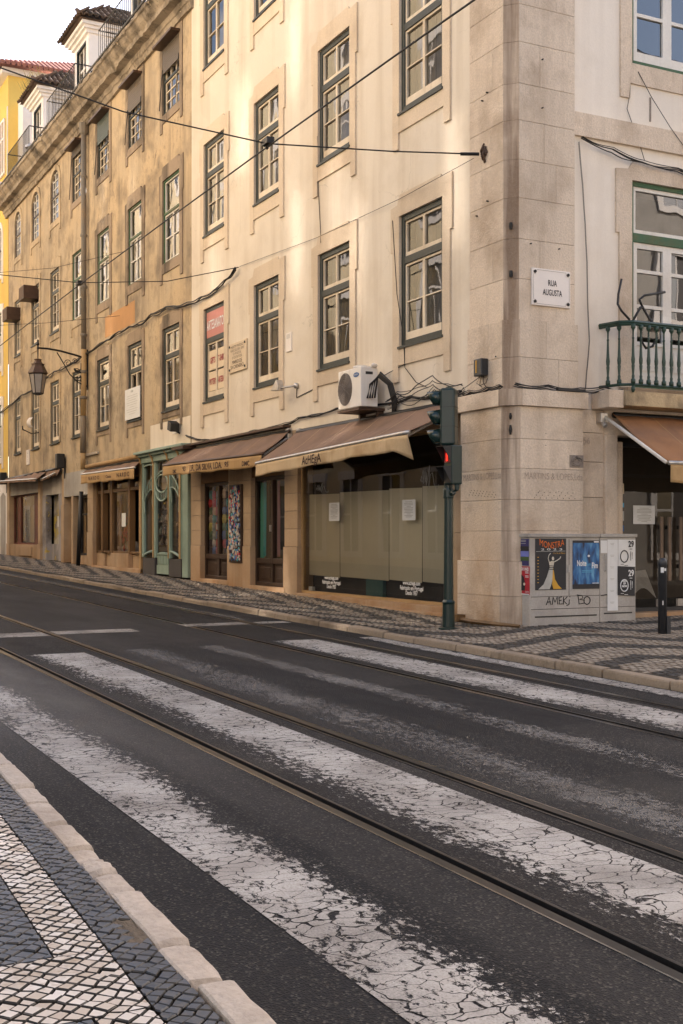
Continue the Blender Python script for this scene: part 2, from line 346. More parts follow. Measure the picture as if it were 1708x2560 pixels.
def asphalt():
    m, t, b = newmat('asphalt'); N = t.nodes.new; L = t.links.new
    g = N('ShaderNodeNewGeometry'); sp = N('ShaderNodeSeparateXYZ'); L(g.outputs['Position'], sp.inputs[0])
    def nz(s, d=6, mp=None, r=.6):
        n = N('ShaderNodeTexNoise'); n.inputs['Scale'].default_value = s; n.inputs['Detail'].default_value = d; n.inputs['Roughness'].default_value = r
        if mp:
            k = N('ShaderNodeMapping'); k.inputs['Scale'].default_value = mp; L(g.outputs['Position'], k.inputs[0]); L(k.outputs[0], n.inputs['Vector'])
        else: L(g.outputs['Position'], n.inputs['Vector'])
        return n.outputs[0]
    def rng(s, a, c, lo=0., hi=1.):
        r = N('ShaderNodeMapRange'); r.interpolation_type = 'SMOOTHSTEP'
        for i, q in ((1, a), (2, c), (3, lo), (4, hi)): r.inputs[i].default_value = q
        L(s, r.inputs[0]); return r.outputs[0]
    def mth(op, a, c):
        k = N('ShaderNodeMath'); k.operation = op
        for i, q in enumerate((a, c)):
            if isinstance(q, (int, float)): k.inputs[i].default_value = q
            else: L(q, k.inputs[i])
        return k.outputs[0]
    def mix(f, a, c):
        x = N('ShaderNodeMix'); x.data_type = 'RGBA'; L(f, x.inputs[0])
        for i, q in ((6, a), (7, c)):
            if isinstance(q, tuple): x.inputs[i].default_value = (*q, 1)
            else: L(q, x.inputs[i])
        return x.outputs[2]
    yj = mth('ADD', sp.outputs[1], mth('MULTIPLY', mth('SUBTRACT', nz(3, 4, (.5, 1, 1)), .5), .16))
    def band(y0, y1, e=.05): return mth('MULTIPLY', rng(yj, y0 - e, y0 + e), rng(yj, y1 + e, y1 - e))
    c = mix(rng(nz(.7, 5, (.25, 1, 1)), .3, .7), (.0082, .0084, .0095), (.0155, .0152, .0160))
    trk = mth('MAXIMUM', mth('MAXIMUM', band(2.30, 2.64), band(3.73, 4.25, .2)), mth('MAXIMUM', band(5.15, 5.62, .15), band(6.70, 6.95)))
    c = mix(mth('MULTIPLY', trk, .75), c, (.030, .0278, .0265))
    inn = mth('MAXIMUM', band(2.75, 3.62), band(5.72, 6.58))
    c = mix(mth('MULTIPLY', inn, .75), c, (.0215, .0185, .017))
    c = mix(rng(nz(1.6, 8, (.12, 1, 1), .65), .52, .75, 0, .5), c, (.042, .0385, .037))      # dusty wheel-path streaks
    c = mix(rng(nz(9, 6), .55, .8, 0, .55), c, (.012, .0115, .012))
    v = N('ShaderNodeTexVoronoi'); v.inputs['Scale'].default_value = 115; L(g.outputs['Position'], v.inputs['Vector'])
    sepc = N('ShaderNodeSeparateColor'); L(v.outputs['Color'], sepc.inputs[0])
    c = mix(rng(sepc.outputs[0], .80, .97, 0, .7), c, (.105, .093, .080))
    c = mix(rng(sepc.outputs[1], .6, .95, 0, .6), c, (.007, .007, .0075))
    # squared-off repair patches with their own mix
    xj = mth('ADD', sp.outputs[0], mth('MULTIPLY', nz(14, 3), .04))
    def xband(a, c_, e=.03): return mth('MULTIPLY', rng(xj, a - e, a + e), rng(xj, c_ + e, c_ - e))
    for (xa, xb, ya, yb, cc, am) in ((-21, -13.6, 3.75, 5.2, (.034, .031, .029), .5), (-9.2, -6.9, 4.36, 5.58, (.012, .012, .013), .6), (-30, -16.8, 1.6, 2.62, (.017, .016, .018), .6), (-5.4, -2.2, 3.8, 4.7, (.028, .026, .0245), .4)):
        c = mix(mth('MULTIPLY', mth('MULTIPLY', xband(xa, xb), band(ya, yb, .02)), am), c, cc)
    c = mix(mth('MULTIPLY', rng(nz(.9, 4, (.8, 1.3, 1), .5), .62, .72, 0, .7), rng(nz(7, 3), .3, .6)), c, (.009, .0085, .009))     # oil
    L(c, b.inputs['Base Color'])
    # damp area by the near kerb, further left: smoother surface
    damp = mth('MULTIPLY', rng(sp.outputs[0], -5.0, -9.5), rng(yj, 3.0, 2.2))
    rg = mth('SUBTRACT', rng(nz(1.1, 5, (.3, 1, 1)), .3, .7, .62, .82), mth('MULTIPLY', damp, .2))
    L(rg, b.inputs['Roughness']); L(mth('ADD', mth('MULTIPLY', damp, .25), .17), b.inputs['Specular IOR Level'])
    bp = N('ShaderNodeBump'); bp.inputs['Strength'].default_value = .7; bp.inputs['Distance'].default_value = .006
    L(mth('ADD', v.outputs['Distance'], mth('MULTIPLY', nz(60, 4), 1.2)), bp.inputs['Height']); L(bp.outputs[0], b.inputs['Normal'])
    return m
M['asphalt'] = asphalt()

def paintmat():
    m = bpy.data.materials.new('worn_road_paint'); m.use_nodes = True; t = m.node_tree; N = t.nodes.new; L = t.links.new
    b = t.nodes['Principled BSDF']; out = t.nodes['Material Output']
    g = N('ShaderNodeNewGeometry'); tc = N('ShaderNodeTexCoord'); oi = N('ShaderNodeObjectInfo')
    oc = N('ShaderNodeSeparateColor'); L(oi.outputs['Color'], oc.inputs[0]); gs = N('ShaderNodeSeparateXYZ'); L(tc.outputs['Generated'], gs.inputs[0])
    def mth(op, a, c, cl=False):
        k = N('ShaderNodeMath'); k.operation = op; k.use_clamp = cl
        for i, q in enumerate((a, c)):
            if isinstance(q, (int, float)): k.inputs[i].default_value = q
            else: L(q, k.inputs[i])
        return k.outputs[0]
    def nz(s, d, mp, r=.6):
        n = N('ShaderNodeTexNoise'); n.inputs['Scale'].default_value = s; n.inputs['Detail'].default_value = d; n.inputs['Roughness'].default_value = r
        k = N('ShaderNodeMapping'); k.inputs['Scale'].default_value = mp; L(g.outputs['Position'], k.inputs[0]); L(k.outputs[0], n.inputs['Vector']); return n
    n1 = nz(22, 9, (.8, 1.25, 1), .76).outputs[0]; n2 = nz(1.3, 4, (.5, 1.4, 1)).outputs[0]
    s = mth('ADD', mth('ADD', mth('MULTIPLY', mth('ADD', mth('MULTIPLY', n1, 1.5), -.25), .54), mth('MULTIPLY', nz(4.5, 6, (.8, 1.3, 1), .65).outputs[0], .20)), mth('MULTIPLY', n2, .26))
    # threshold: wear (R) + tilt across the stripe (G: 0.5 = none)
    th = mth('ADD', oc.outputs[0], mth('MULTIPLY', mth('SUBTRACT', oc.outputs[1], .5), mth('SUBTRACT', gs.outputs[1], .5)))
    edge = mth('SUBTRACT', .5, mth('ABSOLUTE', mth('SUBTRACT', gs.outputs[1], .5), 0))
    th2 = mth('ADD', th, mth('MULTIPLY', mth('SUBTRACT', .06, edge), .25))
    mask = N('ShaderNodeMapRange'); mask.inputs[1].default_value = -.012; mask.inputs[2].default_value = .03
    L(mth('SUBTRACT', s, th2), mask.inputs[0])
    wp = nz(5, 3, (1, 1, 1)); mxv = N('ShaderNodeVectorMath'); mxv.operation = 'MULTIPLY_ADD'; mxv.inputs[1].default_value = (.16, .16, 0); L(wp.outputs['Color'], mxv.inputs[0]); L(g.outputs['Position'], mxv.inputs[2])
    kk = N('ShaderNodeMapping'); kk.inputs['Scale'].default_value = (1.5, .75, 1); L(mxv.outputs[0], kk.inputs[0])
    vo = N('ShaderNodeTexVoronoi'); vo.feature = 'DISTANCE_TO_EDGE'; vo.inputs['Scale'].default_value = 8.5; L(kk.outputs[0], vo.inputs['Vector'])
    cw = mth('MULTIPLY', nz(2.2, 3, (1, 1, 1)).outputs[0], .075)
    crack = N('ShaderNodeMapRange'); crack.inputs[1].default_value = 0; crack.inputs[2].default_value = .012; L(mth('SUBTRACT', vo.outputs[0], mth('SUBTRACT', cw, .024)), crack.inputs[0])
    thin = N('ShaderNodeMapRange'); thin.inputs[1].default_value = .34; thin.inputs[2].default_value = .56; thin.inputs[3].default_value = .62; L(mth('ADD', mth('MULTIPLY', nz(120, 3, (1, 1, 1)).outputs[0], .6), mth('MULTIPLY', nz(3, 5, (.6, 1, 1)).outputs[0], .4)), thin.inputs[0])
    al = mth('MULTIPLY', mth('MULTIPLY', mth('MULTIPLY', mask.outputs[0], crack.outputs[0]), thin.outputs[0]), oc.outputs[2])
    mx = N('ShaderNodeMix'); mx.data_type = 'RGBA'; mx.inputs[6].default_value = (.23, .205, .18, 1); mx.inputs[7].default_value = (.44, .41, .37, 1)
    cr = N('ShaderNodeMapRange'); cr.inputs[1].default_value = .3; cr.inputs[2].default_value = .6; L(nz(2.0, 6, (1, 1, 1)).outputs[0], cr.inputs[0]); L(cr.outputs[0], mx.inputs[0]); L(mx.outputs[2], b.inputs['Base Color'])
    b.inputs['Roughness'].default_value = .75
    tr = N('ShaderNodeBsdfTransparent'); ms = N('ShaderNodeMixShader'); L(al, ms.inputs[0]); L(tr.outputs[0], ms.inputs[1]); L(b.outputs[0], ms.inputs[2]); L(ms.outputs[0], out.inputs[0])
    return m
M['paint'] = paintmat()

X0, X1 = -95, 16
mb = MB()
ys = [-14.0]
for h0, h1, lip, sd in RAILS: ys += [min(h0, lip), max(h1, lip)]
ys.append(7.45)
for i in range(0, len(ys), 2):
    mb.face([(X0, ys[i], gz(X0)), (X1, ys[i], gz(X1)), (X1, ys[i + 1], gz(X1)), (X0, ys[i + 1], gz(X0))])
road = tag(mb.build('road', M['asphalt']), 'worn dark asphalt street with tram tracks set into it', kind='structure')
tag(MB().face([(-300, -300, -6), (300, -300, -6), (300, 300, -6), (-300, 300, -6)]).build('ground', M['room']), kind='structure')
for i, (h0, h1, lip, sd) in enumerate(RAILS):
    r = empty('tram_rail', (0, (h0 + h1) / 2, 0), ['grooved tram rail nearest the camera', 'second tram rail from the camera', 'third tram rail from the camera', 'tram rail nearest the far kerb'][i], kind='structure')
    def bar(y0, y1, dz, dep=.05):
        q = MB(); q.face([(X0, y0, gz(X0) + dz), (X1, y0, gz(X1) + dz), (X1, y1, gz(X1) + dz), (X0, y1, gz(X0) + dz)])
        for y in (y0, y1): q.face([(X0, y, gz(X0) + dz), (X1, y, gz(X1) + dz), (X1, y, gz(X1) - dep), (X0, y, gz(X0) - dep)])
        return q
    e = .009
    if sd > 0:
        bar(h0, h0 + e, .003).build('rail_edge', M['steelp'], r); bar(h0 + e, h1, .001).build('rail_head', M['steel'], r)
        bar(lip - .0, lip + .018, .0035).build('guard_lip', M['steel'], r); g0, g1 = h1, lip
    else:
        bar(h1 - e, h1, .003).build('rail_edge', M['steelp'], r); bar(h0, h1 - e, .001).build('rail_head', M['steel'], r)
        bar(lip - .018, lip, .0035).build('guard_lip', M['steel'], r); g0, g1 = lip, h0
    q = MB(); q.face([(X0, g0, gz(X0) - .04), (X1, g0, gz(X1) - .04), (X1, g1, gz(X1) - .04), (X0, g1, gz(X0) - .04)]); q.build('groove', M['groove'], r)

# ---- zebra crossing and stop lines (worn paint, 4 mm above the asphalt)
zb = empty('zebra_crossing', (-8, 4.5, gz(-8)), 'worn white zebra crossing over the tram tracks', kind='structure')
def stripe(x0, x1, y0, y1, wear, tilt, op, name='painted_stripe', skew=0, round_=0, parent=None):
    q = MB(); z = .0045
    pts = [(x0 + skew, y0), (x1 - round_, y0), (x1, y0 + round_), (x1, y1), (x0, y1)] if round_ else [(x0 + skew, y0), (x1, y0), (x1, y1), (x0, y1)]
    q.face([(x, y, gz(x) + z) for x, y in pts]); o = q.build(name, M['paint'], parent or zb, recalc=False); o.color = (wear, tilt, op, 1); return o
stripe(-10.6, -2.2, 1.74, 2.24, .522, .66, 1)
stripe(-12.95, -3.05, 2.84, 3.47, .500, .36, 1, round_=.12)
stripe(-13.05, -3.0, 3.84, 4.36, .55, .50, .32)
stripe(-13.1, -3.0, 4.80, 5.20, .56, .58, .42)
stripe(-13.3, -3.0, 5.86, 6.44, .475, .44, 1)
stripe(-13.3, -3.0, 7.00, 7.25, .485, .45, .9)
sp_ = empty('stop_line', (-15.5, 5, gz(-15.5)), 'worn white stop line across the far lanes', kind='structure')
for a in ((-15.55, -14.98, 2.0, 2.62), (-15.55, -15.0, 2.78, 3.6), (-15.6, -15.15, 3.72, 4.80), (-16.0, -15.6, 5.6, 6.55), (-15.95, -15.65, 6.7, 7.2)):
    stripe(*a, .40, .5, .85, 'painted_line', parent=sp_)
lm = empty('lane_line', (-30, 6.95, gz(-30)), 'thin faded white line along the far kerb side', kind='structure')
stripe(-60, -16.4, 6.74, 6.80, .43, .5, .45, 'painted_line', parent=lm)

# ---- paving stone materials
def stonemat(name, c0, c1, rough, dirt, spec=.4, jc=(.014, .011, .008)):
    m, t, b = newmat(name); N = t.nodes.new; L = t.links.new
    g = N('ShaderNodeNewGeometry'); oi = N('ShaderNodeObjectInfo')
    ad = N('ShaderNodeMath'); ad.operation = 'ADD'; L(g.outputs['Random Per Island'], ad.inputs[0]); L(oi.outputs['Random'], ad.inputs[1])
    fr = N('ShaderNodeMath'); fr.operation = 'FRACT'; L(ad.outputs[0], fr.inputs[0])
    x = N('ShaderNodeMix'); x.data_type = 'RGBA'; x.inputs[6].default_value = (*c0, 1); x.inputs[7].default_value = (*c1, 1); L(fr.outputs[0], x.inputs[0])
    n = N('ShaderNodeTexNoise'); n.inputs['Scale'].default_value = 45; n.inputs['Detail'].default_value = 6; L(g.outputs['Position'], n.inputs['Vector'])
    n2 = N('ShaderNodeTexNoise'); n2.inputs['Scale'].default_value = 3.5; n2.inputs['Detail'].default_value = 6; L(g.outputs['Position'], n2.inputs['Vector'])
    mr = N('ShaderNodeMapRange'); mr.inputs[1].default_value = .56; mr.inputs[2].default_value = .74; mr.inputs[4].default_value = .85
    mu = N('ShaderNodeMath'); mu.operation = 'MULTIPLY_ADD'; mu.inputs[1].default_value = .5; L(n.outputs[0], mu.inputs[0])
    h = N('ShaderNodeMath'); h.operation = 'MULTIPLY'; h.inputs[1].default_value = .55; L(n2.outputs[0], h.inputs[0]); L(h.outputs[0], mu.inputs[2]); L(mu.outputs[0], mr.inputs[0])
    y = N('ShaderNodeMix'); y.data_type = 'RGBA'; y.inputs[7].default_value = (*dirt, 1); L(mr.outputs[0], y.inputs[0]); L(x.outputs[2], y.inputs[6])
    sn = N('ShaderNodeSeparateXYZ'); L(g.outputs['True Normal'], sn.inputs[0]); jd = N('ShaderNodeMapRange'); jd.inputs[1].default_value = .55; jd.inputs[2].default_value = .95; jd.inputs[3].default_value = 1; jd.inputs[4].default_value = 0
    ab_ = N('ShaderNodeMath'); ab_.operation = 'ABSOLUTE'; L(sn.outputs[2], ab_.inputs[0]); L(ab_.outputs[0], jd.inputs[0])
    jm = N('ShaderNodeMix'); jm.data_type = 'RGBA'; jm.inputs[7].default_value = (*jc, 1); L(jd.outputs[0], jm.inputs[0]); L(y.outputs[2], jm.inputs[6]); L(jm.outputs[2], b.inputs['Base Color'])
    b.inputs['Roughness'].default_value = rough; b.inputs['Specular IOR Level'].default_value = spec
    bp = N('ShaderNodeBump'); bp.inputs['Strength'].default_value = .5; bp.inputs['Distance'].default_value = .004; L(n.outputs[0], bp.inputs['Height']); L(bp.outputs[0], b.inputs['Normal'])
    return m
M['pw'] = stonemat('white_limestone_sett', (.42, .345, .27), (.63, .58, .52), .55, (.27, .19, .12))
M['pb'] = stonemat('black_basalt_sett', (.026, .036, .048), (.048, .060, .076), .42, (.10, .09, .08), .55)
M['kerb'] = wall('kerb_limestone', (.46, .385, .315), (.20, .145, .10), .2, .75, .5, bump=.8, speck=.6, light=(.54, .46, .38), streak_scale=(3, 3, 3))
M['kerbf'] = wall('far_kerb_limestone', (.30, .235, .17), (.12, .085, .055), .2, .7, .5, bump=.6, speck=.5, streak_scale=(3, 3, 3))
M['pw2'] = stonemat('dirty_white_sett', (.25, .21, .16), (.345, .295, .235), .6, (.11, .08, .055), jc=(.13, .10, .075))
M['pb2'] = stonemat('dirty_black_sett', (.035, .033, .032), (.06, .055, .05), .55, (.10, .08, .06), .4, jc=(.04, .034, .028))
M['mortar'] = simple('joint_dirt', (.035, .028, .02), .95, var=.4, scale=30)

def project(x, y, z):
    c, s = math.cos(TH), math.sin(TH); dep = -c * x + s * y
    if dep < .1: return None
    return .5 + (s * x + c * y) / dep * 42.37 / 24.02, (z - HC) / dep, dep

# ---- near pavement
QS = .0275
def nearz(x): return gz(x) + .10
npv = tag(MB().face([(-40, -14, nearz(-40) - .017), (X1, -14, nearz(X1) - .017), (X1, 1.098 - QS * X1, nearz(X1) - .017), (-40, 1.098 + QS * 40, nearz(-40) - .017)]).build('near_pavement', M['mortar']), kind='structure')
def q2y(s, q): return q - QS * s
def clip(poly, a, b, c):                 # keep a*x + b*y <= c
    out = []
    for i, p in enumerate(poly):
        n = poly[(i + 1) % len(poly)]; dp = a * p[0] + b * p[1] - c; dn = a * n[0] + b * n[1] - c
        if dp <= 0: out.append(p)
        if dp * dn < 0: t = dp / (dp - dn); out.append((p[0] + (n[0] - p[0]) * t, p[1] + (n[1] - p[1]) * t))
    return out
regs = [(-9, 0, .955, 1.10, 0)]
for k in range(-4, 3):
    s0 = -3.18 + 1.9 * k; 
    regs += [(s0, s0 + 1.41, -.6, .79, 0), (s0, s0 + 1.41, .79, .955, 1), (s0 + 1.41, s0 + 1.9, -.6, .955, 1)]
PITCH = .045
def jit(i, j):
    h = random.Random(i * 7919 + j * 104729 + 5); return ((h.random() - .5) * .015, (h.random() - .5) * .015)
def lat(i, j):
    a = jit(i, j); return ((i + j) * PITCH * .7071 + a[0] - 4, (j - i) * PITCH * .7071 + a[1] + .3)
near = []
for i in range(-125, 135):
    for j in range(-125, 135):
        cx, cy = (i + j + 1) * PITCH * .7071 - 4, (j - i) * PITCH * .7071 + .3
        if not (-8 < cx < -1.2 and -.35 < cy < 1.16): continue
        cell = [lat(i, j), lat(i + 1, j), lat(i + 1, j + 1), lat(i, j + 1)]
        for s0, s1, q0, q1, wh in regs:
            p = cell
            for h in ((-1, 0, -s0), (1, 0, s1), (0, -1, -q0), (0, 1, q1)):
                if len(p) > 2: p = clip(p, *h)
            if len(p) < 3: continue
            ar = abs(sum(p[a][0] * p[(a + 1) % len(p)][1] - p[(a + 1) % len(p)][0] * p[a][1] for a in range(len(p)))) / 2
            if ar < .00022: continue
            m_ = (sum(a for a, _ in p) / len(p), sum(b_ for _, b_ in p) / len(p))
            if ((m_[0] + 3.80) / .11) ** 2 + ((m_[1] - 1.07) / .035) ** 2 < 1: continue     # stones missing by the broken kerb
            near.append((p, m_, wh))
def sett(mb, p, m_, dz, off=(0, 0, 0), gap=.0042, tz=None, top_in=.0045):
    tz = tz or (lambda s, y: nearz(s))
    n = len(p); r = max(.02, max(math.hypot(a - m_[0], b_ - m_[1]) for a, b_ in p))
    k1 = 1 - gap / r; k2 = 1 - (gap + top_in) / r
    tx, ty = random.uniform(-.02, .02), random.uniform(-.02, .02)
    lo, hi = [], []
    for a, b_ in p:
        x, y = m_[0] + (a - m_[0]) * k1, m_[1] + (b_ - m_[1]) * k1; yy = q2y(x, y)
        lo.append(mb.p(x - off[0], yy - off[1], tz(x, yy) - .03 - off[2]))
    md = []
    for a, b_ in p:
        x, y = m_[0] + (a - m_[0]) * k1, m_[1] + (b_ - m_[1]) * k1; yy = q2y(x, y)
        md.append(mb.p(x - off[0], yy - off[1], tz(x, yy) - .0045 + dz - off[2]))
    for a, b_ in p:
        x, y = m_[0] + (a - m_[0]) * k2, m_[1] + (b_ - m_[1]) * k2; yy = q2y(x, y)
        hi.append(mb.p(x - off[0], yy - off[1], tz(x, yy) + dz + tx * (a - m_[0]) + ty * (b_ - m_[1]) - off[2]))
    mb.f.append(hi)
    for A, B in ((lo, md), (md, hi)):
        for k in range(n): mb.f.append([A[k], A[(k + 1) % n], B[(k + 1) % n], B[k]])
def infr(m_):
    pr = project(m_[0], q2y(*m_), nearz(m_[0])); return pr and 0 <= pr[0] <= 1.0 and pr[1] > -.463
vis = sorted([n_ for n_ in near if infr(n_[1])], key=lambda n_: n_[1][0] * -1)
single = {id(n_) for n_ in vis[:300]}
rest = [MB(), MB()]
for n_ in near:
    p, m_, wh = n_; dz = random.gauss(0, .0016)
    if id(n_) in single:
        q = MB(); loc = (m_[0], q2y(*m_), nearz(m_[0])); sett(q, p, m_, dz, loc)
        me = q.mesh(recalc=False, name='paving_stone'); me.materials.append(M['pw'] if wh else M['pb'])
        o = bpy.data.objects.new('paving_stone', me); o.location = loc; o.parent = npv; col.objects.link(o)
    else: sett(rest[wh], p, m_, dz)
for k in (0, 1):
    tag(rest[k].build('paving_stones', M['pw'] if k else M['pb'], npv, recalc=False), kind='stuff')
rb = MB(); rdr = random.Random(8)
rb.surf(lambda i, j: (-3.95 + .30 * i, q2y(-3.8, 1.02 + .09 * j), nearz(-3.95 + .30 * i) - .004 + .007 * noise.noise((i * 9, j * 6, 1)) - .012 * (abs(i - .5) > .49 or abs(j - .5) > .49)), 30, 12)
rb.build('worn_patch', wall('gritty_mortar', (.16, .125, .09), (.06, .045, .03), .3, .9, .8, bump=1.0), npv)
# kerb stones
def kerbstone(parent, s0, s1, q0, q1, ztop, zroad, yof, mat, seed, name='kerb_stone', rnd=.03, rough=.007, n=10, drop=.03, dl=.016):
    rd = random.Random(seed); mb = MB(); L_ = s1 - s0; dzt = rd.gauss(0, .006); g = .013; oq = rd.uniform(-.009, .007); oz = rd.uniform(-.004, .004)
    prof = [(q0, -.06), (q0, ztop - .006), (q0 + .008, ztop), ((q0 + q1) / 2, ztop + .002), (q1 - rnd, ztop - .002), (q1 - rnd * .4, ztop - rnd * .35), (q1, ztop - rnd * 1.2), (q1 + .004, -.06)]
    rings = []
    for i in range(n + 1):
        t = (0, .012, .04, .15, .3, .5, .7, .85, .96, .988, 1)[i] if n == 10 else (0, .01, .1, .5, .9, .99, 1)[i]; s = s0 + g + (L_ - 2 * g) * t; end = min(t, 1 - t) * L_; ring = []
        for k, (q, z) in enumerate(prof):
            if 0 < k < 7: q, z = q + oq, z + oz
            nv = noise.noise((s * 9 + seed, q * 14, z * 14)); nv2 = noise.noise((s * 30 + seed, q * 30, z * 30 + 5))
            dr = -drop * max(0, 1 - end / dl) if 0 < k < 7 else 0
            zz = z + (nv * rough + nv2 * rough * .5 + dr + dzt if k not in (0, 7) else 0)
            qq = q + (nv2 * rough * .8 + (dr * .6 if k > 3 else 0) if 3 < k < 7 else (-dr * .4 if k in (1, 2) else 0))
            ring.append(mb.p(s, yof(s, qq), zroad(s) + zz))
        rings.append(ring)
    for A, B in zip(rings, rings[1:]):
        for k in range(len(prof) - 1): mb.f.append([A[k], A[k + 1], B[k + 1], B[k]])
    mb.f.append(rings[0][::-1]); mb.f.append(rings[-1])
    return mb.build(name, mat, parent, smooth=False)
ks = [-14, -13.2, -12.5, -11.9, -11.2, -10.5, -9.9, -9.2, -8.6, -8.0, -7.3, -6.67, -6.1, -5.75, -5.33, -4.91, -4.68, -4.51, -4.23, -3.62, -3.28, -2.72, -2.2, -1.6, -1]
for i, (a, b_) in enumerate(zip(ks, ks[1:])):
    short = b_ - a < .3
    kerbstone(npv, a, b_, 1.105, 1.222, .10 - (.018 if short and i % 2 else 0), gz, lambda s, q: q - QS * s, M['kerb'], i + 3, rough=.010 if short else .005, rnd=.022)

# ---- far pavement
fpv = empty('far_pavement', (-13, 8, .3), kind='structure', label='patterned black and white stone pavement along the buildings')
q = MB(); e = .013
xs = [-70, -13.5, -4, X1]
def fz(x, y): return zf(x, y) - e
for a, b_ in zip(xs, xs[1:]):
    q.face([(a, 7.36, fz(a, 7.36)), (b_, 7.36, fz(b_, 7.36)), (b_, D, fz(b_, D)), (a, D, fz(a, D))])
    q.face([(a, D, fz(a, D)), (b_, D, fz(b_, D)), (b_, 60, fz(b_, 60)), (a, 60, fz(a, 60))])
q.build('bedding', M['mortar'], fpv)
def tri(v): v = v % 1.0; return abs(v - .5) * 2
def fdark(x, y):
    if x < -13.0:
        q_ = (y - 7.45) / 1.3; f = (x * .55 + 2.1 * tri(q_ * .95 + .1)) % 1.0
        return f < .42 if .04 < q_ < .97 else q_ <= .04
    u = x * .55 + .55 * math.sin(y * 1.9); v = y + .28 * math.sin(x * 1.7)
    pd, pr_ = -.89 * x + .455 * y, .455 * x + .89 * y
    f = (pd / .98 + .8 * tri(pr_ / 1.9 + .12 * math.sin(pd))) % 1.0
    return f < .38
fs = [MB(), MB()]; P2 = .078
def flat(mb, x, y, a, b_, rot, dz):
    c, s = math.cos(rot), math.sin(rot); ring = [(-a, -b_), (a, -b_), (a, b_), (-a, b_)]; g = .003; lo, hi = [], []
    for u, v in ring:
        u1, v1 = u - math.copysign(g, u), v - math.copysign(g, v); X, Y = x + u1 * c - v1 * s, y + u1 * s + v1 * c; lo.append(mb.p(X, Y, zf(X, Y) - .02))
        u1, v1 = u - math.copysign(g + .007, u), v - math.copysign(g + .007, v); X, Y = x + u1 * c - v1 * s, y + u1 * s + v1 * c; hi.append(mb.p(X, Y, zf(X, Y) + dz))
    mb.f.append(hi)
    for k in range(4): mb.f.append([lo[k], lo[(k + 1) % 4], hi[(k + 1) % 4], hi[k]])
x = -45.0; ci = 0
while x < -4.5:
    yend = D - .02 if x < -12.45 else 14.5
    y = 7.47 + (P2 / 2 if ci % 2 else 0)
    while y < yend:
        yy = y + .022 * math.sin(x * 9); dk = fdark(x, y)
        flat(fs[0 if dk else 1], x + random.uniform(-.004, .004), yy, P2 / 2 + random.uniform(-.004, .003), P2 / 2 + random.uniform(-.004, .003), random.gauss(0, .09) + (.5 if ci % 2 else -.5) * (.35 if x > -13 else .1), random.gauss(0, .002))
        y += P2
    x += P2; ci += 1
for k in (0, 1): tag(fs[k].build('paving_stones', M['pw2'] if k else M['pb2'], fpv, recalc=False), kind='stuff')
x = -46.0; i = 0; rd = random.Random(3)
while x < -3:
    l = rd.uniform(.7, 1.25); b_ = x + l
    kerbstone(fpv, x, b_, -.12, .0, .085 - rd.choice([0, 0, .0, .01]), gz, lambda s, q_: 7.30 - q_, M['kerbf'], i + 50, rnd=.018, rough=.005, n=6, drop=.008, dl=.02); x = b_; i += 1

# ================================================================== BUILDINGS
def surround(T, u0, u1, w0, w1, mat, win, jw=.19, cap=.32, foot=.24, apron=.27, ear=.055, o=.03, arch=False):
    mb = MB(T); d = -.16; t = w1 - (w1 - w0) * .26
    if foot:
        mb.box(u0 - jw, u0, d, o, w0 - apron, t); mb.box(u1, u1 + jw, d, o, w0 - apron, t)
        mb.box(u0, u1, d, o - .004, w0 - apron, w0)
        mb.box(u0 - jw, u0 - .03, .0, o, w0 - apron - foot, w0 - apron); mb.box(u1 + .03, u1 + jw, .0, o, w0 - apron - foot, w0 - apron)
    else:
        mb.box(u0 - jw, u0, d, o, w0, t); mb.box(u1, u1 + jw, d, o, w0, t)
    if arch:
        n = 10; r = (u1 - u0) / 2; cu = (u0 + u1) / 2; cz = w1 - r * .75
        mb.box(u0 - jw, u0, d, o, t, cz); mb.box(u1, u1 + jw, d, o, t, cz)
        for k in range(n):
            a0, a1 = math.pi * k / n, math.pi * (k + 1) / n
            i0, i1 = (cu + r * math.cos(a0), cz + r * .75 * math.sin(a0)), (cu + r * math.cos(a1), cz + r * .75 * math.sin(a1))
            R0, R1 = r + jw, r * .75 + jw * .9
            e0, e1 = (cu + R0 * math.cos(a0), cz + R1 * math.sin(a0)), (cu + R0 * math.cos(a1), cz + R1 * math.sin(a1))
            mb.prism([i0, e0, e1, i1], d, o)
        # spandrel that closes the square corners behind the arch
        for sgn in (-1, 1):
            pts = [(cu + sgn * r, cz)] + [(cu + sgn * r * math.cos(math.pi / 2 * k / 6), cz + r * .75 * math.sin(math.pi / 2 * k / 6)) for k in range(7)] + [(cu, w1 + .05), (cu + sgn * (r + .05), w1 + .05)]
            mb.prism(pts[1:], d + .02, -.02)
    else:
        e = jw + ear
        mb.box(u0 - e, u0, d, o, t, w1); mb.box(u1, u1 + e, d, o, t, w1)
        if cap:
            mb.prism([(u0 - e, w1), (u1 + e, w1), (u1 + e, w1 + cap * .86), (u1 + .05, w1 + cap * .80), (u1 - .02, w1 + cap * .86), (u1 - .05, w1 + cap), (u0 + .02, w1 + cap * .97), (u0 - .05, w1 + cap * .55), (u0 - e, w1 + cap * .48)], d, o)
    return mb.build('stone_surround', mat, win)

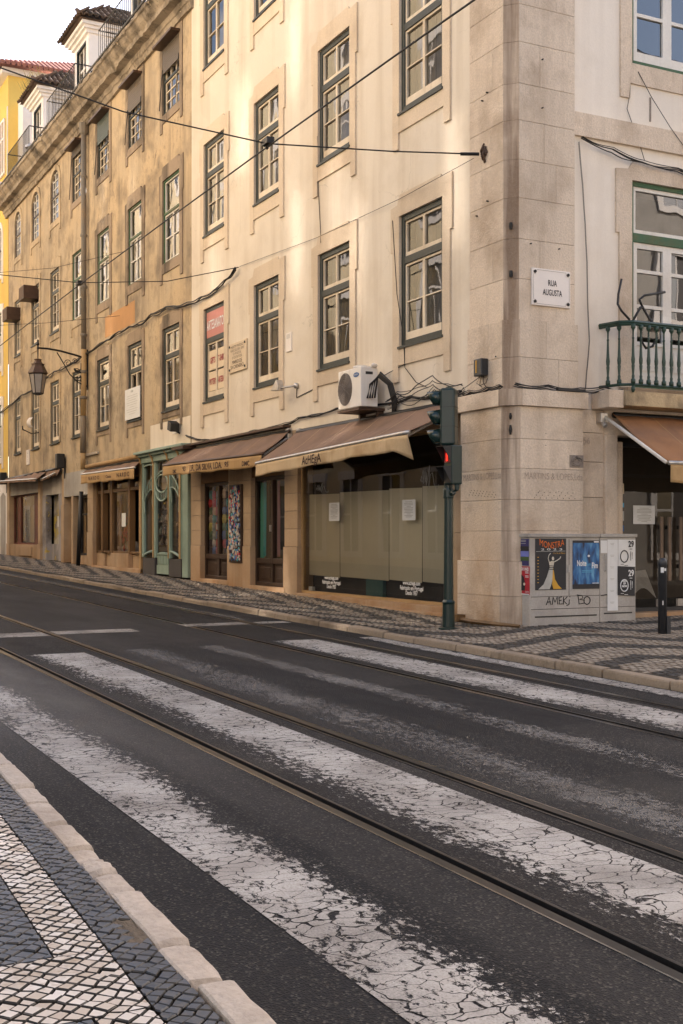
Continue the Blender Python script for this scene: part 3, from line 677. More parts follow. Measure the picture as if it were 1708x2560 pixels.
def window(bld, T, u0, u1, w0, w1, style='A', sur='stone_s', seed=0, glass='glass', wt=None, **kw):
    rd = random.Random(seed); mb = MB(T); um = (u0 + u1) / 2; h = w1 - w0
    wt = wt or w0 + h * .655
    fo, gl = (-.115, -.012), -.062
    if style in 'AE':
        cells = grid(mb, u0, u1, w0, w1, [], [wt], .085, .11, *fo)
        win = mb.build('window', M['green'], bld, bevel=.006); sb = MB(T); cs = []
        sw = M['sash']
        lo, up = cells
        m1 = lo[2] + (lo[3] - lo[2]) * .5
        cs += grid(sb, *lo, [um], [m1], .032, .062, -.095, -.035, bot=.11, hb=.018)
        if style == 'A': cs += grid(sb, *up, [um], [], .032, .05, -.095, -.035, bot=.06)
        elif rd.random() < .5: cs += grid(sb, *up, [um], [], .04, .06, -.095, -.035)
        else: cs += grid(sb, *up, [], [], .045, .05, -.095, -.035)
        sb.build('sash', sw, win)
        sd = MB(T).box(u0 - .02, u1 + .02, -.11, .05, w0 - .035, w0 - .001).build('sill', M['green'], win)
    elif style == 'B':
        cells = grid(mb, u0, u1, w0, w1, [], [w0 + h * .60], .035, .055, *fo)
        win = mb.build('window', M['bgreen'], bld); sb = MB(T); lo, up = cells
        cs = grid(sb, *lo, [um], [lo[2] + (lo[3] - lo[2]) * .5], .04, .07, -.095, -.04, hb=.03); cs += grid(sb, *up, [], [], .03, .04, -.095, -.04)
        sb.build('sash', M['sashw'], win)
    elif style in 'CD':
        cells = grid(mb, u0, u1, w0, w1, [], [w0 + h * .5], .05, .05, *fo)
        win = mb.build('window', M['wood'] if style == 'D' else M['green'], bld); sb = MB(T); cs = []
        for c in cells:
            n, k = (3, 3) if style == 'D' else (3, 3)
            cs += grid(sb, *c, [c[0] + (c[1] - c[0]) * (i + 1) / n for i in range(n - 1)], [c[2] + (c[3] - c[2]) * (i + 1) / k for i in range(k - 1)], .03, .026, -.095, -.045, hb=.026)
        sb.build('sash', M['sashw'] if style == 'D' else M['sash'], win)
    elif style == 'W':           # tall white french window of the side facade
        cells = grid(mb, u0, u1, w0, w1, [], [wt], .06, .12, *fo)
        win = mb.build('window', M['bgreen'], bld, bevel=.006); sb = MB(T); lo, up = cells
        hh = lo[3] - lo[2]; zb_ = kw.get('panel', 0)
        hs = [lo[2] + zb_ + (hh - zb_) * k for k in (.37, .72)] if zb_ else [lo[2] + hh * .5]
        if zb_: hs = [lo[2] + zb_] + hs
        cs = grid(sb, *lo, [um], hs, .075, .15, -.095, -.035, bot=.13, hb=.045)
        if zb_:
            pc = [c for c in cs if c[3] <= lo[2] + zb_ + .01]; cs = [c for c in cs if c not in pc]
            for c in pc: sb.box(c[0], c[1], -.08, -.055, c[2], c[3]); sb.box(c[0] + .06, c[1] - .06, -.055, -.045, c[2] + .06, c[3] - .06)
        cs += grid(sb, *up, [], [], .05, .05, -.095, -.035)
        sb.build('sash', M['sashw'], win)
    for c in cs: pane(T, c, gl - .003, M[glass], win)
    surround(T, u0, u1, w0, w1, M[sur], win, **{k: v for k, v in kw.items() if k not in ('panel', 'curt')})
    cu = kw.get('curt', rd.random() < .85)
    if cu:
        q = MB(T); ph = rd.random() * 6
        for a, b_ in ((u0 + .02, um), (um, u1 - rd.choice((.02, .02, .18)))):
            q.surf(lambda i, j: (a + (b_ - a) * i, -.24 + .008 * math.sin(i * 26 + ph), w0 + .05 + (h - .1) * j), 16, 1)
        q.build('curtain', M['curtain'], win, smooth=True)
    return win

# ------------------------------------------------------------------ cream corner building
cream = empty('corner_building', (-18, 10, .35), 'cream plastered corner building with stone pilaster and dark green windows', 'building')
CW = [(-15.27, -14.08), (-17.98, -16.84), (-20.70, -19.57), (-23.35, -22.21)]
ROWS = [(4.22, 6.12), (7.62, 9.50), (11.06, 12.95), (14.2, 15.7)]
hol = [(a - .02, b_ + .02, c - .02, d_ + .02) for a, b_ in CW for c, d_ in ROWS]
holes_wall(MB(TL), -24.13, -12.45, 3.3, 17.0, hol).build('wall', M['cream'], cream)
for i, (a, b_) in enumerate(CW):
    for j, (c, d_) in enumerate(ROWS):
        win = window(cream, TL, a, b_, c, d_, 'A', seed=i * 10 + j, curt=True)
        if i == 3 and j == 0:        # shop window panels with lettering
            win['label'] = 'window filled with a red ARTESANATO panel and white lettered panels'
            wt = c + (d_ - c) * .655
            MB(TL).box(a + .08, b_ - .08, -.05, -.014, wt + .055, d_ - .08).build('red_panel', simple('faded_red_panel', (.50, .16, .13), .5, var=.1, scale=3), win)
            text('ARTESANATO', .27, M['inkw'], win, onL((a + b_) / 2, wt + .29, -.010), width=.93, bold=.004)
            um = (a + b_) / 2
            for sx, (t1, t2) in ((-1, ('GIFTS', 'POTTERY')), (1, ('T-SHIRT', 'ARTESAN'))):
                uc = um + sx * .245
                for zz, tt in ((c + .83, t1), (c + .40, t2)):
                    MB(TL).box(uc - .20, uc + .20, -.060, -.050, zz - .19, zz + .20).build('white_panel', M['plaque'], win)
                    text(tt, .17, M['inkr'], win, onL(uc + .01, zz - .01, -.046), width=.36 if len(tt) > 5 else .28, bold=.004)
# side facade
RW = [(10.68, 12.0), (13.6, 14.92), (16.5, 17.82), (19.4, 20.7)]
RROWS = [(3.42, 6.17), (7.72, 9.75), (11.1, 12.95), (14.2, 15.7)]
hol = [(a - .02, b_ + .02, c - .02, d_ + .02) for a, b_ in RW for c, d_ in RROWS]
holes_wall(MB(TR), 9.0, 34, 3.1, 17.0, hol).build('wall', M['creamR'], cream)
for i, (a, b_) in enumerate(RW):
    for j, (c, d_) in enumerate(RROWS):
        if j == 0: window(cream, TR, a, b_, c, d_, 'W', 'stone', i * 7 + j + 100, 'glassr', wt=5.43, panel=.55, foot=0, jw=.21, cap=.26, curt=False)
        elif j == 1: window(cream, TR, a, b_, c, d_, 'W', 'stone', i * 7 + j + 100, 'glassr', wt=9.1, jw=.19, cap=.28, foot=.2, curt=False)
        else: window(cream, TR, a, b_, c, d_, 'A', 'stone', i * 7 + j + 100)
MB(TR).box(9.66, 34, 0, .05, 6.62, 6.92).build('string_course', M['stone'], cream)
for i, z in enumerate((7.35,)):      # two drip slots under the upper sill
    MB(TR).box(11.0, 11.02, 0, .012, 7.0, 7.32).build('drip_slot', M['inkf'], cream)
# solid top, party walls and dark rooms
MB().box(-24.1, -12.6, D + .02, 34, 16.9, 17.0).build('roof', M['tile'], cream)
MB().box(-24.35, -12.2, D - .35, D + .02, 16.8, 17.25).box(-12.5, -12.05, D + .02, 34, 16.8, 17.25).build('cornice', M['stone'], cream)
rm = MB()
for z in (3.35, 6.9, 10.4, 13.6): rm.box(-24.1, -12.75, D + .25, 33, z, z + .12)
rm.box(-24.1, -15.2, D + 2.4, D + 2.5, .3, 16.9).box(-15.2, -15.1, D + 2.4, 33, .3, 16.9).box(-24.12, -24.05, D + .1, D + 2.4, .3, 16.9)
rm.build('interior', M['room'], cream)

# ---- stone pilaster at the corner, block by block
AX, AY = -12.52, D - .10; BX, BY = -12.38, 8.81
core = MB().vprism([(-13.28, AY + .012), (AX - .005, AY + .012), (BX - .012, BY + .005), (BX - .012, 9.67), (-12.6, 9.67), (-12.9, D + .3), (-13.28, D + .3)], .3, 17.0).build('pilaster_core', M['joint'], cream)
zl = [.34, .70, 1.14, 1.52, 1.91, 2.30, 2.67, 3.08]
zu = [3.29, 3.69, 4.16, 4.67, 5.17, 5.68, 6.16, 6.65, 7.11, 7.63, 8.1, 8.6, 9.1, 9.6, 10.1, 10.7, 11.3, 12, 12.7, 13.4, 14.2, 15, 15.8, 16.8]
g = .0015
def course(z0, z1, ext, k, lx, ry, split=None):
    """one course: face towards the street, chamfer strip, face towards the side street"""
    ay, bx = AY - ext, BX + ext
    cut = []
    if split: cut = [lx + (AX - lx) * split]
    edges = [lx] + cut + [AX]
    for a, b_ in zip(edges, edges[1:]):
        MB().box(a + g, b_ - g, ay, D + .05, z0 + g, z1 - g).build('stone_block', M['stone'], cream, bevel=.005)
    c = ext * .41
    MB().vprism([(AX + g, ay), (AX + .07 + ext * .3, ay + .07 - .35 * ext + .012), (BX - .0 + ext, BY - g), (BX - .25, BY - g), (AX + g, BY - g)], z0 + g, z1 - g).build('stone_block', M['stone_st'], cream, bevel=.003)
    ed = [BY]
    if split: ed.append(BY + (ry - BY) * (1 - split * .9))
    ed.append(ry)
    for a, b_ in zip(ed, ed[1:]):
        MB().box(XR - .05, bx, a + g, b_ - g, z0 + g, z1 - g).build('stone_block', M['stone'], cream, bevel=.005)
for i, (a, b_) in enumerate(zip(zl, zl[1:])):
    course(a, b_, .055 if i < 2 else .03, i, -13.50 if i < 2 else -13.46, 9.81 if i < 2 else 9.79)
course(3.08, 3.29, .075, 9, -13.52, 9.84)
for i, (a, b_) in enumerate(zip(zu, zu[1:])):
    course(a, b_, .02 if i < 2 else 0, i, -13.31 if i < 2 else -13.29, 9.72 if i < 2 else 9.68, (.38, .62, None, .7, None)[i % 5])
# carved relief on the pilaster, old raised lettering, number
cv = MB(); ox, oz = 9.57, 2.33
for k in range(7):
    a = k * 1.3; cv.tube([(BX + .036, ox + .11 + .09 * math.cos(a + t * .5) * (1 - t * .13), oz + .08 + .065 * math.sin(a + t * .5) * (1 - t * .13)) for t in range(5)], .012, 5)
cv.box(BX + .005, BX + .034, ox, ox + .22, oz, oz + .16).build('carved_relief', M['inkf'], cream)
text('MARTINS & LOPES,Lda', .12, M['carve'], cream, lambda x, y: (-12.95 + x, AY - .034, 2.215 + y), width=.86)
text('MARTINS & LOPES,Lda', .12, M['carve'], cream, lambda x, y: (BX + .034, 9.32 + x, 2.205 + y), width=.90)
text('56', .12, M['carve'], cream, onR(9.94, 2.69, .012))
pit = MB(); rd = random.Random(2)
for k in range(26): x = -13.25 + k * .024; pit.box(x, x + .008, AY - .034, AY - .02, 1.99 + .03 * (k % 3) - .01 * k * .2, 2.0 + .03 * (k % 3) - .01 * k * .2)
for k in range(22): y = 9.02 + k * .03; pit.box(BX + .02, BX + .034, y, y + .008, 1.93 + .035 * (k % 3), 1.94 + .035 * (k % 3))
pit.build('fixing_holes', M['concd'], cream)
# iron anchor and studs in the pilaster
hk = MB(); rd = random.Random(5)
for k in range(16):
    a = rd.uniform(0, 6.28); r = rd.uniform(.02, .07); hk.tube([(-12.93 + r * math.cos(a), AY - .005, 6.37 + r * 1.9 * math.sin(a)), (-12.93 + r * .4 * math.cos(a + 1), AY - .05, 6.37 + r * math.sin(a + 1)), (-12.93 + r * .8 * math.cos(a + 2), AY - .01, 6.37 + r * 1.6 * math.sin(a + 2))], .012, 5)
hk.build('wall_anchor', M['copper'], cream)
st = MB()
for x, z in ((-12.97, 7.05), (-12.86, 7.12), (-13.1, 5.6), (-12.85, 5.73), (-12.65, 3.72)): st.tube([(x, AY - .03, z), (x, AY, z)], .010, 6)
for y, z in ((9.16, 7.46), (9.16, 6.85), (8.98, 5.12), (9.42, 5.1), (9.2, 2.75), (9.2, 2.6), (9.1, 2.02), (9.4, 2.02)): st.tube([(BX, y, z), (BX + .03, y, z)], .008, 6)
st.lathe(-12.44, 8.73, [(.02, 5.29), (.024, 5.33), (.02, 5.37)], 8); st.lathe(-12.44, 8.73, [(.02, 4.69), (.024, 4.73), (.02, 4.77)], 8)
st.lathe(-12.42, 8.71, [(.012, 2.72), (.022, 2.78), (.012, 2.84)], 8); st.lathe(-12.42, 8.71, [(.012, 2.91), (.02, 2.95), (.012, 2.99)], 8)
st.build('iron_stud', M['iron'], cream)

# ---- ground floor, street side: shop window, doors, piers
def pier(u0, u1, zb_, ztop, o=.0, joints=(1.28, 1.59, 1.90, 2.21, 2.52), parent=cream, base_o=.018):
    zs = [zb_] + [j for j in joints if zb_ < j < ztop] + [ztop]
    for k, (a, b_) in enumerate(zip(zs, zs[1:])):
        oo = o + (base_o if k == 0 else 0)
        MB(TL).box(u0 - (base_o if k == 0 else 0), u1 + (base_o if k == 0 else 0), -.3, oo, a + .004, b_ - .004).build('stone_block', M['shopstone'], parent, bevel=.006)
    MB(TL).box(u0 + .01, u1 - .01, -.29, o - .012, zb_, ztop).build('joint_core', M['joint'], parent)
pier(-19.38, -18.84, .44, 3.3)
pier(-22.05, -20.92, .48, 3.3)
pier(-24.13, -23.60, .52, 3.3)
pier(-13.90, -13.46, .36, 3.3, -.04, (1.5, 2.2, 2.67), base_o=0)
MB(TL).box(-18.84, -13.9, -.3, -.02, 2.95, 3.3).build('shop_lintel', M['shopstone'], cream)
for a, b_ in ((-23.6, -22.05), (-20.92, -19.38)): MB(TL).box(a, b_, -.30, -.02, 2.56, 3.3).build('shop_lintel', M['render'], cream)
MB(TL).box(-18.84, -13.9, -.35, .06, .33, .49).build('shop_sill', M['shopstone'], cream, bevel=.01)
MB(TL).box(-18.84, -13.9, .06, .14, .30, .41).build('shop_step', M['shopstone'], cream, bevel=.01)
sw_ = MB(TL); cells = grid(sw_, -18.84, -13.9, .49, 2.95, [], [], .045, .012, -.14, -.07)
shop = sw_.build('shop_window', M['tan'], cream); shop['label'] = 'large shop window covered inside with brown paper'
for c in cells: pane(TL, c, -.10, M['shopglass'], shop)
for k, (a, b_) in enumerate(((-18.78, -17.62), (-17.6, -15.98), (-15.96, -15.0), (-14.98, -13.95))):
    MB(TL).surf(lambda i, j: (a + (b_ - a) * i, -.20 + .006 * math.sin(i * 9 + k) * j, .80 - .02 * i + (1.38 + .0 * i) * j), 8, 3).build('paper_sheet', M['paper'], shop, smooth=True)
MB(TL).face([(-18.8, -.3, .49), (-13.9, -.3, .49), (-13.9, -.3, .86), (-18.8, -.3, .86)]).build('display_back', M['slate'], shop)
MB(TL).box(-16.75, -16.2, -.28, -.22, .52, .80).build('display_box', simple('teal_box', (.07, .16, .15), .6), shop)
MB(TL).box(-18.7, -18.55, -.2, -.15, .5, .6).build('display_box', M['notice'], shop)
for u, z in ((-17.62, 1.86), (-15.2, 1.84)):
    nb = MB(TL).face([(u - .19, -.097, z - .15), (u + .19, -.097, z - .15), (u + .19, -.097, z + .15), (u - .19, -.097, z + .15)]).build('paper_notice', M['notice'], shop, recalc=False)
    tl = MB(TL)
    for k in range(11): ww = (.10, .13, .12, .06, .13, .13, .11, .13, .05, .12, .09)[k]; tl.face([(u - ww, -.094, z + .115 - k * .022), (u + ww, -.094, z + .115 - k * .022), (u + ww, -.094, z + .123 - k * .022), (u - ww, -.094, z + .123 - k * .022)])
    tl.build('print_lines', M['p_grey'], shop, recalc=False)
for u in (-17.72, -15.12):
    for t_, z, wd in (('www.achega.com', .775, .50), ('Fabricado em Portugal', .70, .66), ('Desde 1957', .63, .34)):
        text(t_, .085, M['inkw'], shop, onL(u, z, -.094), width=wd, bold=.002)
def scrawl(u, z, s, pts, T_on, r, mat, parent):
    MB().tube([T_on(u + a * s, z + b_ * s) for a, b_ in pts], r, 4).build('graffiti', mat, parent)
GZ = simple('grey_scrawl', (.30, .29, .27), .7)
zig = [(0, 0), (.04, .12), (.10, .10), (.08, -.02), (.02, .02), (.12, .26), (.14, -.05), (.20, .28), (.22, -.02), (.27, .2), (.26, -.1), (.40, .36), (.36, -.16), (.44, .15), (.52, .18), (.60, -.1), (.72, -.18), (.8, -.1)]
scrawl(-14.86, 2.24, .62, zig, lambda u, w: (u, D + .094, w), .004, GZ, shop)
scrawl(-18.3, 2.24, .6, [(a, b_ * .5) for a, b_ in zig], lambda u, w: (u, D + .094, w), .003, M['p_grey'], shop)

def door(u0, u1, z0, z1, leaf):
    mb = MB(TL); um = (u0 + u1) / 2; o0, o1 = -.17, -.09
    cells = grid(mb, u0, u1, z0, z1, [um], [z0 + .46], .07, .10, o0, o1, hb=.10)
    d_ = mb.build('shop_door', M['wood'], cream, bevel=.006)
    for c in cells:
        if c[3] < z0 + .5: MB(TL).box(c[0], c[1], -.145, -.13, c[2], c[3]).box(c[0] + .08, c[1] - .08, -.132, -.115, c[2] + .07, c[3] - .07).build('door_panel', M['wood'], d_, bevel=.01)
        else: pane(TL, c, -.132, M['shopglass'], d_)
    MB(TL).box(um - .03, um + .0, -.092, -.06, z0 + 1.0, z0 + 1.12).build('handle', M['alu'], d_)
    MB(TL).box(u0 - .05, u1 + .05, -.34, .03, z0 - .09, z0 - .003).build('threshold', M['shopstone'], cream, bevel=.01)
    return d_
d1 = door(-23.60, -22.05, .60, 2.56, 0); d2 = door(-20.92, -19.38, .55, 2.56, 0)
# hats of many colours pressed against the first door's glass
rd = random.Random(11); HC_ = [(.6, .03, .05), (.10, .36, .42), (.75, .20, .03), (.10, .20, .48), (.58, .44, .36), (.55, .48, .14), (.5, .08, .16), (.05, .04, .07), (.30, .36, .36), (.12, .22, .14), (.38, .12, .28), (.65, .62, .58)]
HN = ['dark red', 'teal', 'orange', 'blue', 'beige', 'mustard', 'crimson', 'black', 'grey', 'dark green', 'purple', 'off white']
HM = [simple('felt_%d' % k, c, .9, var=.2) for k, c in enumerate(HC_)]
for c0, c1 in ((-23.54, -22.90), (-22.78, -22.11)):
    z = 1.16; row = 0
    while z < 2.42:
        for k in range(3):
            u = c0 + .10 + k * .2 + rd.uniform(-.03, .03); r = rd.uniform(.095, .125)
            q = MB(TL); n = 12
            rings = [[q.p(u + r * f * math.cos(6.2832 * i / n), -.17 + dd * .4, z + r * f * math.sin(6.2832 * i / n)) for i in range(n)] for f, dd in ((1, 0), (.95, .02), (.55, .03), (.5, .06), (.15, .07))]
            for A, B in zip(rings, rings[1:]):
                for i in range(n): q.f.append([A[i], A[(i + 1) % n], B[(i + 1) % n], B[i]])
            hk_ = rd.randrange(len(HM)); q.f.append(rings[-1]); h_ = q.build('felt_hat', HM[hk_], None, smooth=True)
            tag(h_, HN[hk_] + ' felt hat hung behind the glass of the left dark shop door', 'hat', 'felt hats hung in the shop door')
        z += .165; row += 1
# display board with small trinkets on the pier
bd = empty('display_board', (-21.6, D - .05, .96), 'dark board crowded with small coloured trinkets between the two shop doors', 'display board')
MB(TL).box(-21.9, -21.28, .0, .045, .96, 2.46).build('backing', M['wood'], bd, bevel=.008)
tk = {k: MB(TL) for k in range(8)}
for k in range(420):
    u, z = rd.uniform(-21.85, -21.33), rd.uniform(1.02, 2.41); s = rd.uniform(.012, .028); m_ = tk[rd.randrange(8)]
    m_.prism([(u - s, z), (u, z - s * 1.4), (u + s, z), (u, z + s * 1.4)], .045, .06 + rd.random() * .01)
for k, m_ in tk.items(): tag(m_.build('trinkets', (HM[0], HM[4], HM[11], HM[8], HM[1], HM[7], HM[3], HM[4])[k], bd), kind='stuff')
# scarves hanging in the second door
for k, (u, c) in enumerate(((-20.78, (0.10, 0.51, 0.41)), (-20.62, (0.05, 0.46, 0.51)), (-20.46, (0.03, 0.03, 0.03)), (-20.28, (0.48, 0.24, 0.27)), (-20.02, (0.41, 0.19, 0.20)), (-19.86, (0.05, 0.05, 0.05)), (-19.68, (0.09, 0.10, 0.51)), (-19.55, (0.17, 0.44, 0.70)), (-19.46, (0.24, 0.58, 0.70)))):
    s_ = MB(TL).surf(lambda i, j: (u + (.10 if k not in (2, 5) else .16) * (i - .5) * (1.3 - .4 * j), -.18 + .02 * math.sin(i * 12 + k), 1.05 + 1.42 * j + .05 * math.sin(k * 2.1) * (1 - j)), 10, 4).build('scarf', simple('cloth_%d' % k, c, .95), None, smooth=True)
    tag(s_, ('pale green', 'teal', 'first black', 'dusty pink', 'dusty rose', 'second black', 'dark blue', 'blue', 'light blue')[k] + ' scarf hanging in the right dark shop door, counted from its left', 'scarf', 'scarves hung in the shop door')

# ---- ground floor, side street: stone strip, column, dark shop entrance
for a, b_ in ((.36, 1.96), (1.96, 2.42), (2.42, 2.80), (2.80, 3.1)):
    MB(TR).box(9.82, 10.22, -.2, .0, a + .003, b_ - .003).build('stone_block', M['stone'], cream, bevel=.004)
MB(TR).box(10.22, 10.42, -.25, .05, .38, 2.78).build('door_jamb', M['stone'], cream, bevel=.012)
MB(TR).box(10.42, 10.55, -.25, .0, .38, 2.70).build('door_jamb', M['stone'], cream, bevel=.012)
MB(TR).box(10.22, 34, -.25, .02, 2.78, 3.1).build('shop_lintel', M['stone'], cream)
MB(TR).box(15.2, 34, -.25, .0, .3, 2.78).build('stone_wall', M['stone'], cream)
MB(TR).box(10.42, 15.2, -.3, .10, .30, .44).build('threshold', M['shopstone'], cream, bevel=.01)
es = MB(TR); cells = grid(es, 10.55, 15.2, .44, 2.70, [12.6], [], .05, .03, -.2, -.14); ent = es.build('shop_entrance', M['anthr'], cream)
for c in cells: pane(TR, c, -.17, M['shopglass'], ent)
for u in (11.28, 11.42, 11.62):
    MB(TR).box(u, u + .05, -.12, -.09, .85, 1.72).build('door_pull', M['roomp'], ent, bevel=.008)
    for z in (1.02, 1.55): MB(TR).box(u + .01, u + .04, -.165, -.12, z, z + .05).build('pull_boss', M['iron'], ent)
for u in (11.26, 11.62): MB(TR).box(u, u + .09, -.168, -.13, .50, .60).build('door_foot', M['conc'], ent)
MB(TR).face([(10.86, -.163, 1.62), (11.24, -.163, 1.62), (11.24, -.163, 1.87), (10.86, -.163, 1.87)]).build('paper_notice', M['notice'], ent, recalc=False)
tl = MB(TR)
for k in range(10): ww = (.08, .12, .13, .13, .06, .12, .13, .10, .12, .05)[k]; tl.face([(11.05 - ww, -.159, 1.83 - k * .02), (11.05 + ww, -.159, 1.83 - k * .02), (11.05 + ww, -.159, 1.838 - k * .02), (11.05 - ww, -.159, 1.838 - k * .02)])
tl.build('print_lines', M['p_grey'], ent, recalc=False)
for z, hh, mt in ((2.02, .14, 'plaque'), (1.84, .06, 'p_lblue'), (1.66, .13, 'p_grey'), (1.52, .08, 'p_blue'), (1.4, .08, 'valance')):
    MB(TR).face([(10.56, -.135, z), (10.68, -.135, z), (10.68, -.135, z + hh), (10.56, -.135, z + hh)]).build('sticker', M[mt], ent, recalc=False)
# cloth-covered table inside, draped with grey fabric
cl = MB(TR).surf(lambda i, j: (10.62 + .75 * i, -.28 - .22 * (1 - j) + .05 * math.sin(i * 9) * (1 - j) * 0 - .0, .93 + .06 * i - (.32 + .10 * math.sin(i * 7)) * j), 14, 5).build('draped_cloth', M['conc'], None, smooth=True)
tag(cl, 'pale grey cloth draped over a table inside the corner shop entrance', 'cloth')
# ---- balcony
bal = empty('balcony', (XR, 11, 3.1)); bal.parent = cream; bal.location = (XR - cream.location.x, 11 - cream.location.y, 3.1 - cream.location.z)
ORG[bal.name] = (XR, 11, 3.1)
BO = .42
MB(TR).box(10.02, 10.26, .005, .36, 3.10, 3.33).build('bracket_stone', M['stone'], bal, bevel=.008)
MB(TR).box(10.26, 12.9, .005, .40, 3.13, 3.32).build('slab', wall('weathered_slab', (.50, .38, .23), (.08, .06, .045), .6, .9, .5, bump=.6, streak_scale=(3, 3, 2)), bal, bevel=.008)
MB(TR).box(10.45, 12.9, .02, .22, 3.33, 3.40).build('door_step', M['shopstone'], bal, bevel=.008)
GB = simple('balcony_green_paint', (.018, .048, .030), .4, var=.25, scale=12)
def rail_path(z, o): return [(10.16, .0, z), (10.22, o - .1, z), (10.36, o, z), (12.75, o, z)]
rl = MB(TR); rl.tube(rail_path(4.20, BO), .028, 6); rl.tube(rail_path(4.175, BO), .022, 6); rl.build('top_rail', GB, bal)
MB(TR).tube(rail_path(3.40, BO), .02, 6).build('bottom_rail', GB, bal)
prof = [(.030, 0), (.030, .055), (.022, .06), (.018, .075), (.020, .10), (.014, .12), (.017, .17), (.022, .23), (.018, .25), (.022, .265), (.026, .31), (.020, .36), (.015, .48), (.0125, .57), (.016, .578), (.016, .59), (.0115, .60), (.012, .68), (.019, .70), (.030, .715), (.030, .76)]
pm = MB(); pm.lathe(0, 0, prof, 8); bme = pm.mesh(smooth=True, name='baluster'); bme.materials.append(GB)
for k, (u, o_) in enumerate([(10.19, .13), (10.25, .28), (10.36, BO)] + [(10.36 + .128 * i, BO) for i in range(1, 19)]):
    p = TR(u, o_, 3.412); b_ = bpy.data.objects.new('baluster', bme); col.objects.link(b_); b_.parent = bal; b_.location = Vector(p) - Vector(ORG[bal.name])
for u in (10.36, 11.54, 12.72): MB(TR).lathe(u, BO, [(.012, 3.30), (.028, 3.335), (.028, 3.36), (.016, 3.385)], 8).build('finial', GB, bal)

# ------------------------------------------------------------------ ochre building
och = empty('ochre_building', (-33, 10, .7), 'grimy ochre plastered building with blackened cornice and dormers', 'building')
OW = [(-25.99, -24.85), (-28.62, -27.52), (-31.34, -30.24), (-33.95, -32.87), (-36.52, -35.45), (-39.03, -38.0), (-41.59, -40.64)]
R1, R2, R3 = (4.27, 6.12), (7.58, 9.45), (10.92, 12.42)
hol = [(a - .02, b_ + .02, c - .02, d_ + .02) for a, b_ in OW for c, d_ in (R1, R2, R3)]
holes_wall(MB(TL), -42.65, -24.13, 3.3, 12.75, hol).build('wall', M['ochre'], och)
for i, (a, b_) in enumerate(OW):
    window(och, TL, a, b_, *R1, 'E', 'stone_d' if i < 2 else 'ochre' if i > 2 else 'stone_d', 200 + i, jw=.15, cap=.30 if i < 3 else .22, apron=.16, foot=.22 if i < 3 else .0, ear=.03, o=.025)
    st_ = 'B' if i < 4 else 'E'
    window(och, TL, a, b_, *R2, st_, 'stone_d' if i < 3 else 'ochre', 220 + i, jw=.19 if i < 3 else .15, cap=.32, apron=.22, foot=.22, ear=.04, o=.025)
    window(och, TL, a, b_, *R3, 'C' if i < 4 else 'D', 'stone_d' if i < 4 else 'ochre', 240 + i, jw=.17, cap=.22 if i < 4 else 0, apron=.18, foot=.20, ear=.0, o=.025, arch=i >= 4, curt=i < 4)
    if i < 4:                    # roller shutter in its metal hood
        wn = MB(TL).prism([(a - .06, R3[1] - .02), (b_ + .06, R3[1] - .02), (b_ + .06, R3[1] + .03), (a - .06, R3[1] + .03)], .0, .24).build('shutter_hood', M['copper'], och)
        sb = MB(TL); n = 11; zt = R3[1] - .02; zs = zt - (.55, .62, .60, .22)[i]
        for k in range(n): sb.box(a + .01, b_ - .01, .0, .022, zs + (zt - zs) * k / n + .003, zs + (zt - zs) * (k + 1) / n - .003)
        sb.build('roller_shutter', simple('shutter_%d' % i, ((.10, .075, .05), (.12, .09, .06), (.055, .075, .06), (.09, .07, .05))[i], .6), och)
        for u in (a + .02, b_ - .02): MB(TL).tube([(u, .03, zs + .1), (u, .10, R3[0] + .1)], .010, 4).build('shutter_stay', M['iron'], och)
# orange patch of newer render, pale ground-floor band
MB(TL).box(-30.65, -28.1, -.01, .004, 6.62, 7.16).build('render_patch', M['orange'], och)
MB(TL).box(-26.9, -24.2, -.01, .005, 3.45, 4.03).build('render_patch', M['cream'], och)
# cornice: stepped mouldings with a gutter edge, in lengths
prof = [(.0, 12.60), (.07, 12.60), (.10, 12.72), (.13, 12.74), (.16, 12.85), (.34, 12.88), (.36, 12.98), (.44, 13.06), (.50, 13.16), (.54, 13.18), (.54, 13.27), (.0, 13.30)]
xs = [-42.9, -40.8, -39.1, -36.9, -34.7, -32.2, -30.0, -27.8, -26.0, -24.0]
for k, (a, b_) in enumerate(zip(xs, xs[1:])):
    mb = MB(); n = 14; rings = []
    for i in range(n + 1):
        x = a + .004 + (b_ - a - .008) * i / n; ring = []
        for q_, (o_, z) in enumerate(prof):
            nn = noise.noise((x * 2.6, o_ * 5, z * 5)); n2 = noise.noise((x * 9, o_ * 11, z * 9))
            er = .02 * nn + .018 * n2
            if q_ >= 5 and nn > .28: er -= .06 * (nn - .28) / .3
            ring.append(mb.p(x, D - o_ - (er if q_ not in (0, 11) else 0), z + er * .6 + (0 if q_ < 5 else 0)))
        rings.append(ring)
    for A, B in zip(rings, rings[1:]):
        for q_ in range(len(prof) - 1): mb.f.append([A[q_], A[q_ + 1], B[q_ + 1], B[q_]])
    mb.f.append(rings[0][::-1]); mb.f.append(rings[-1]); mb.build('cornice_stone', M['cornice'], och)
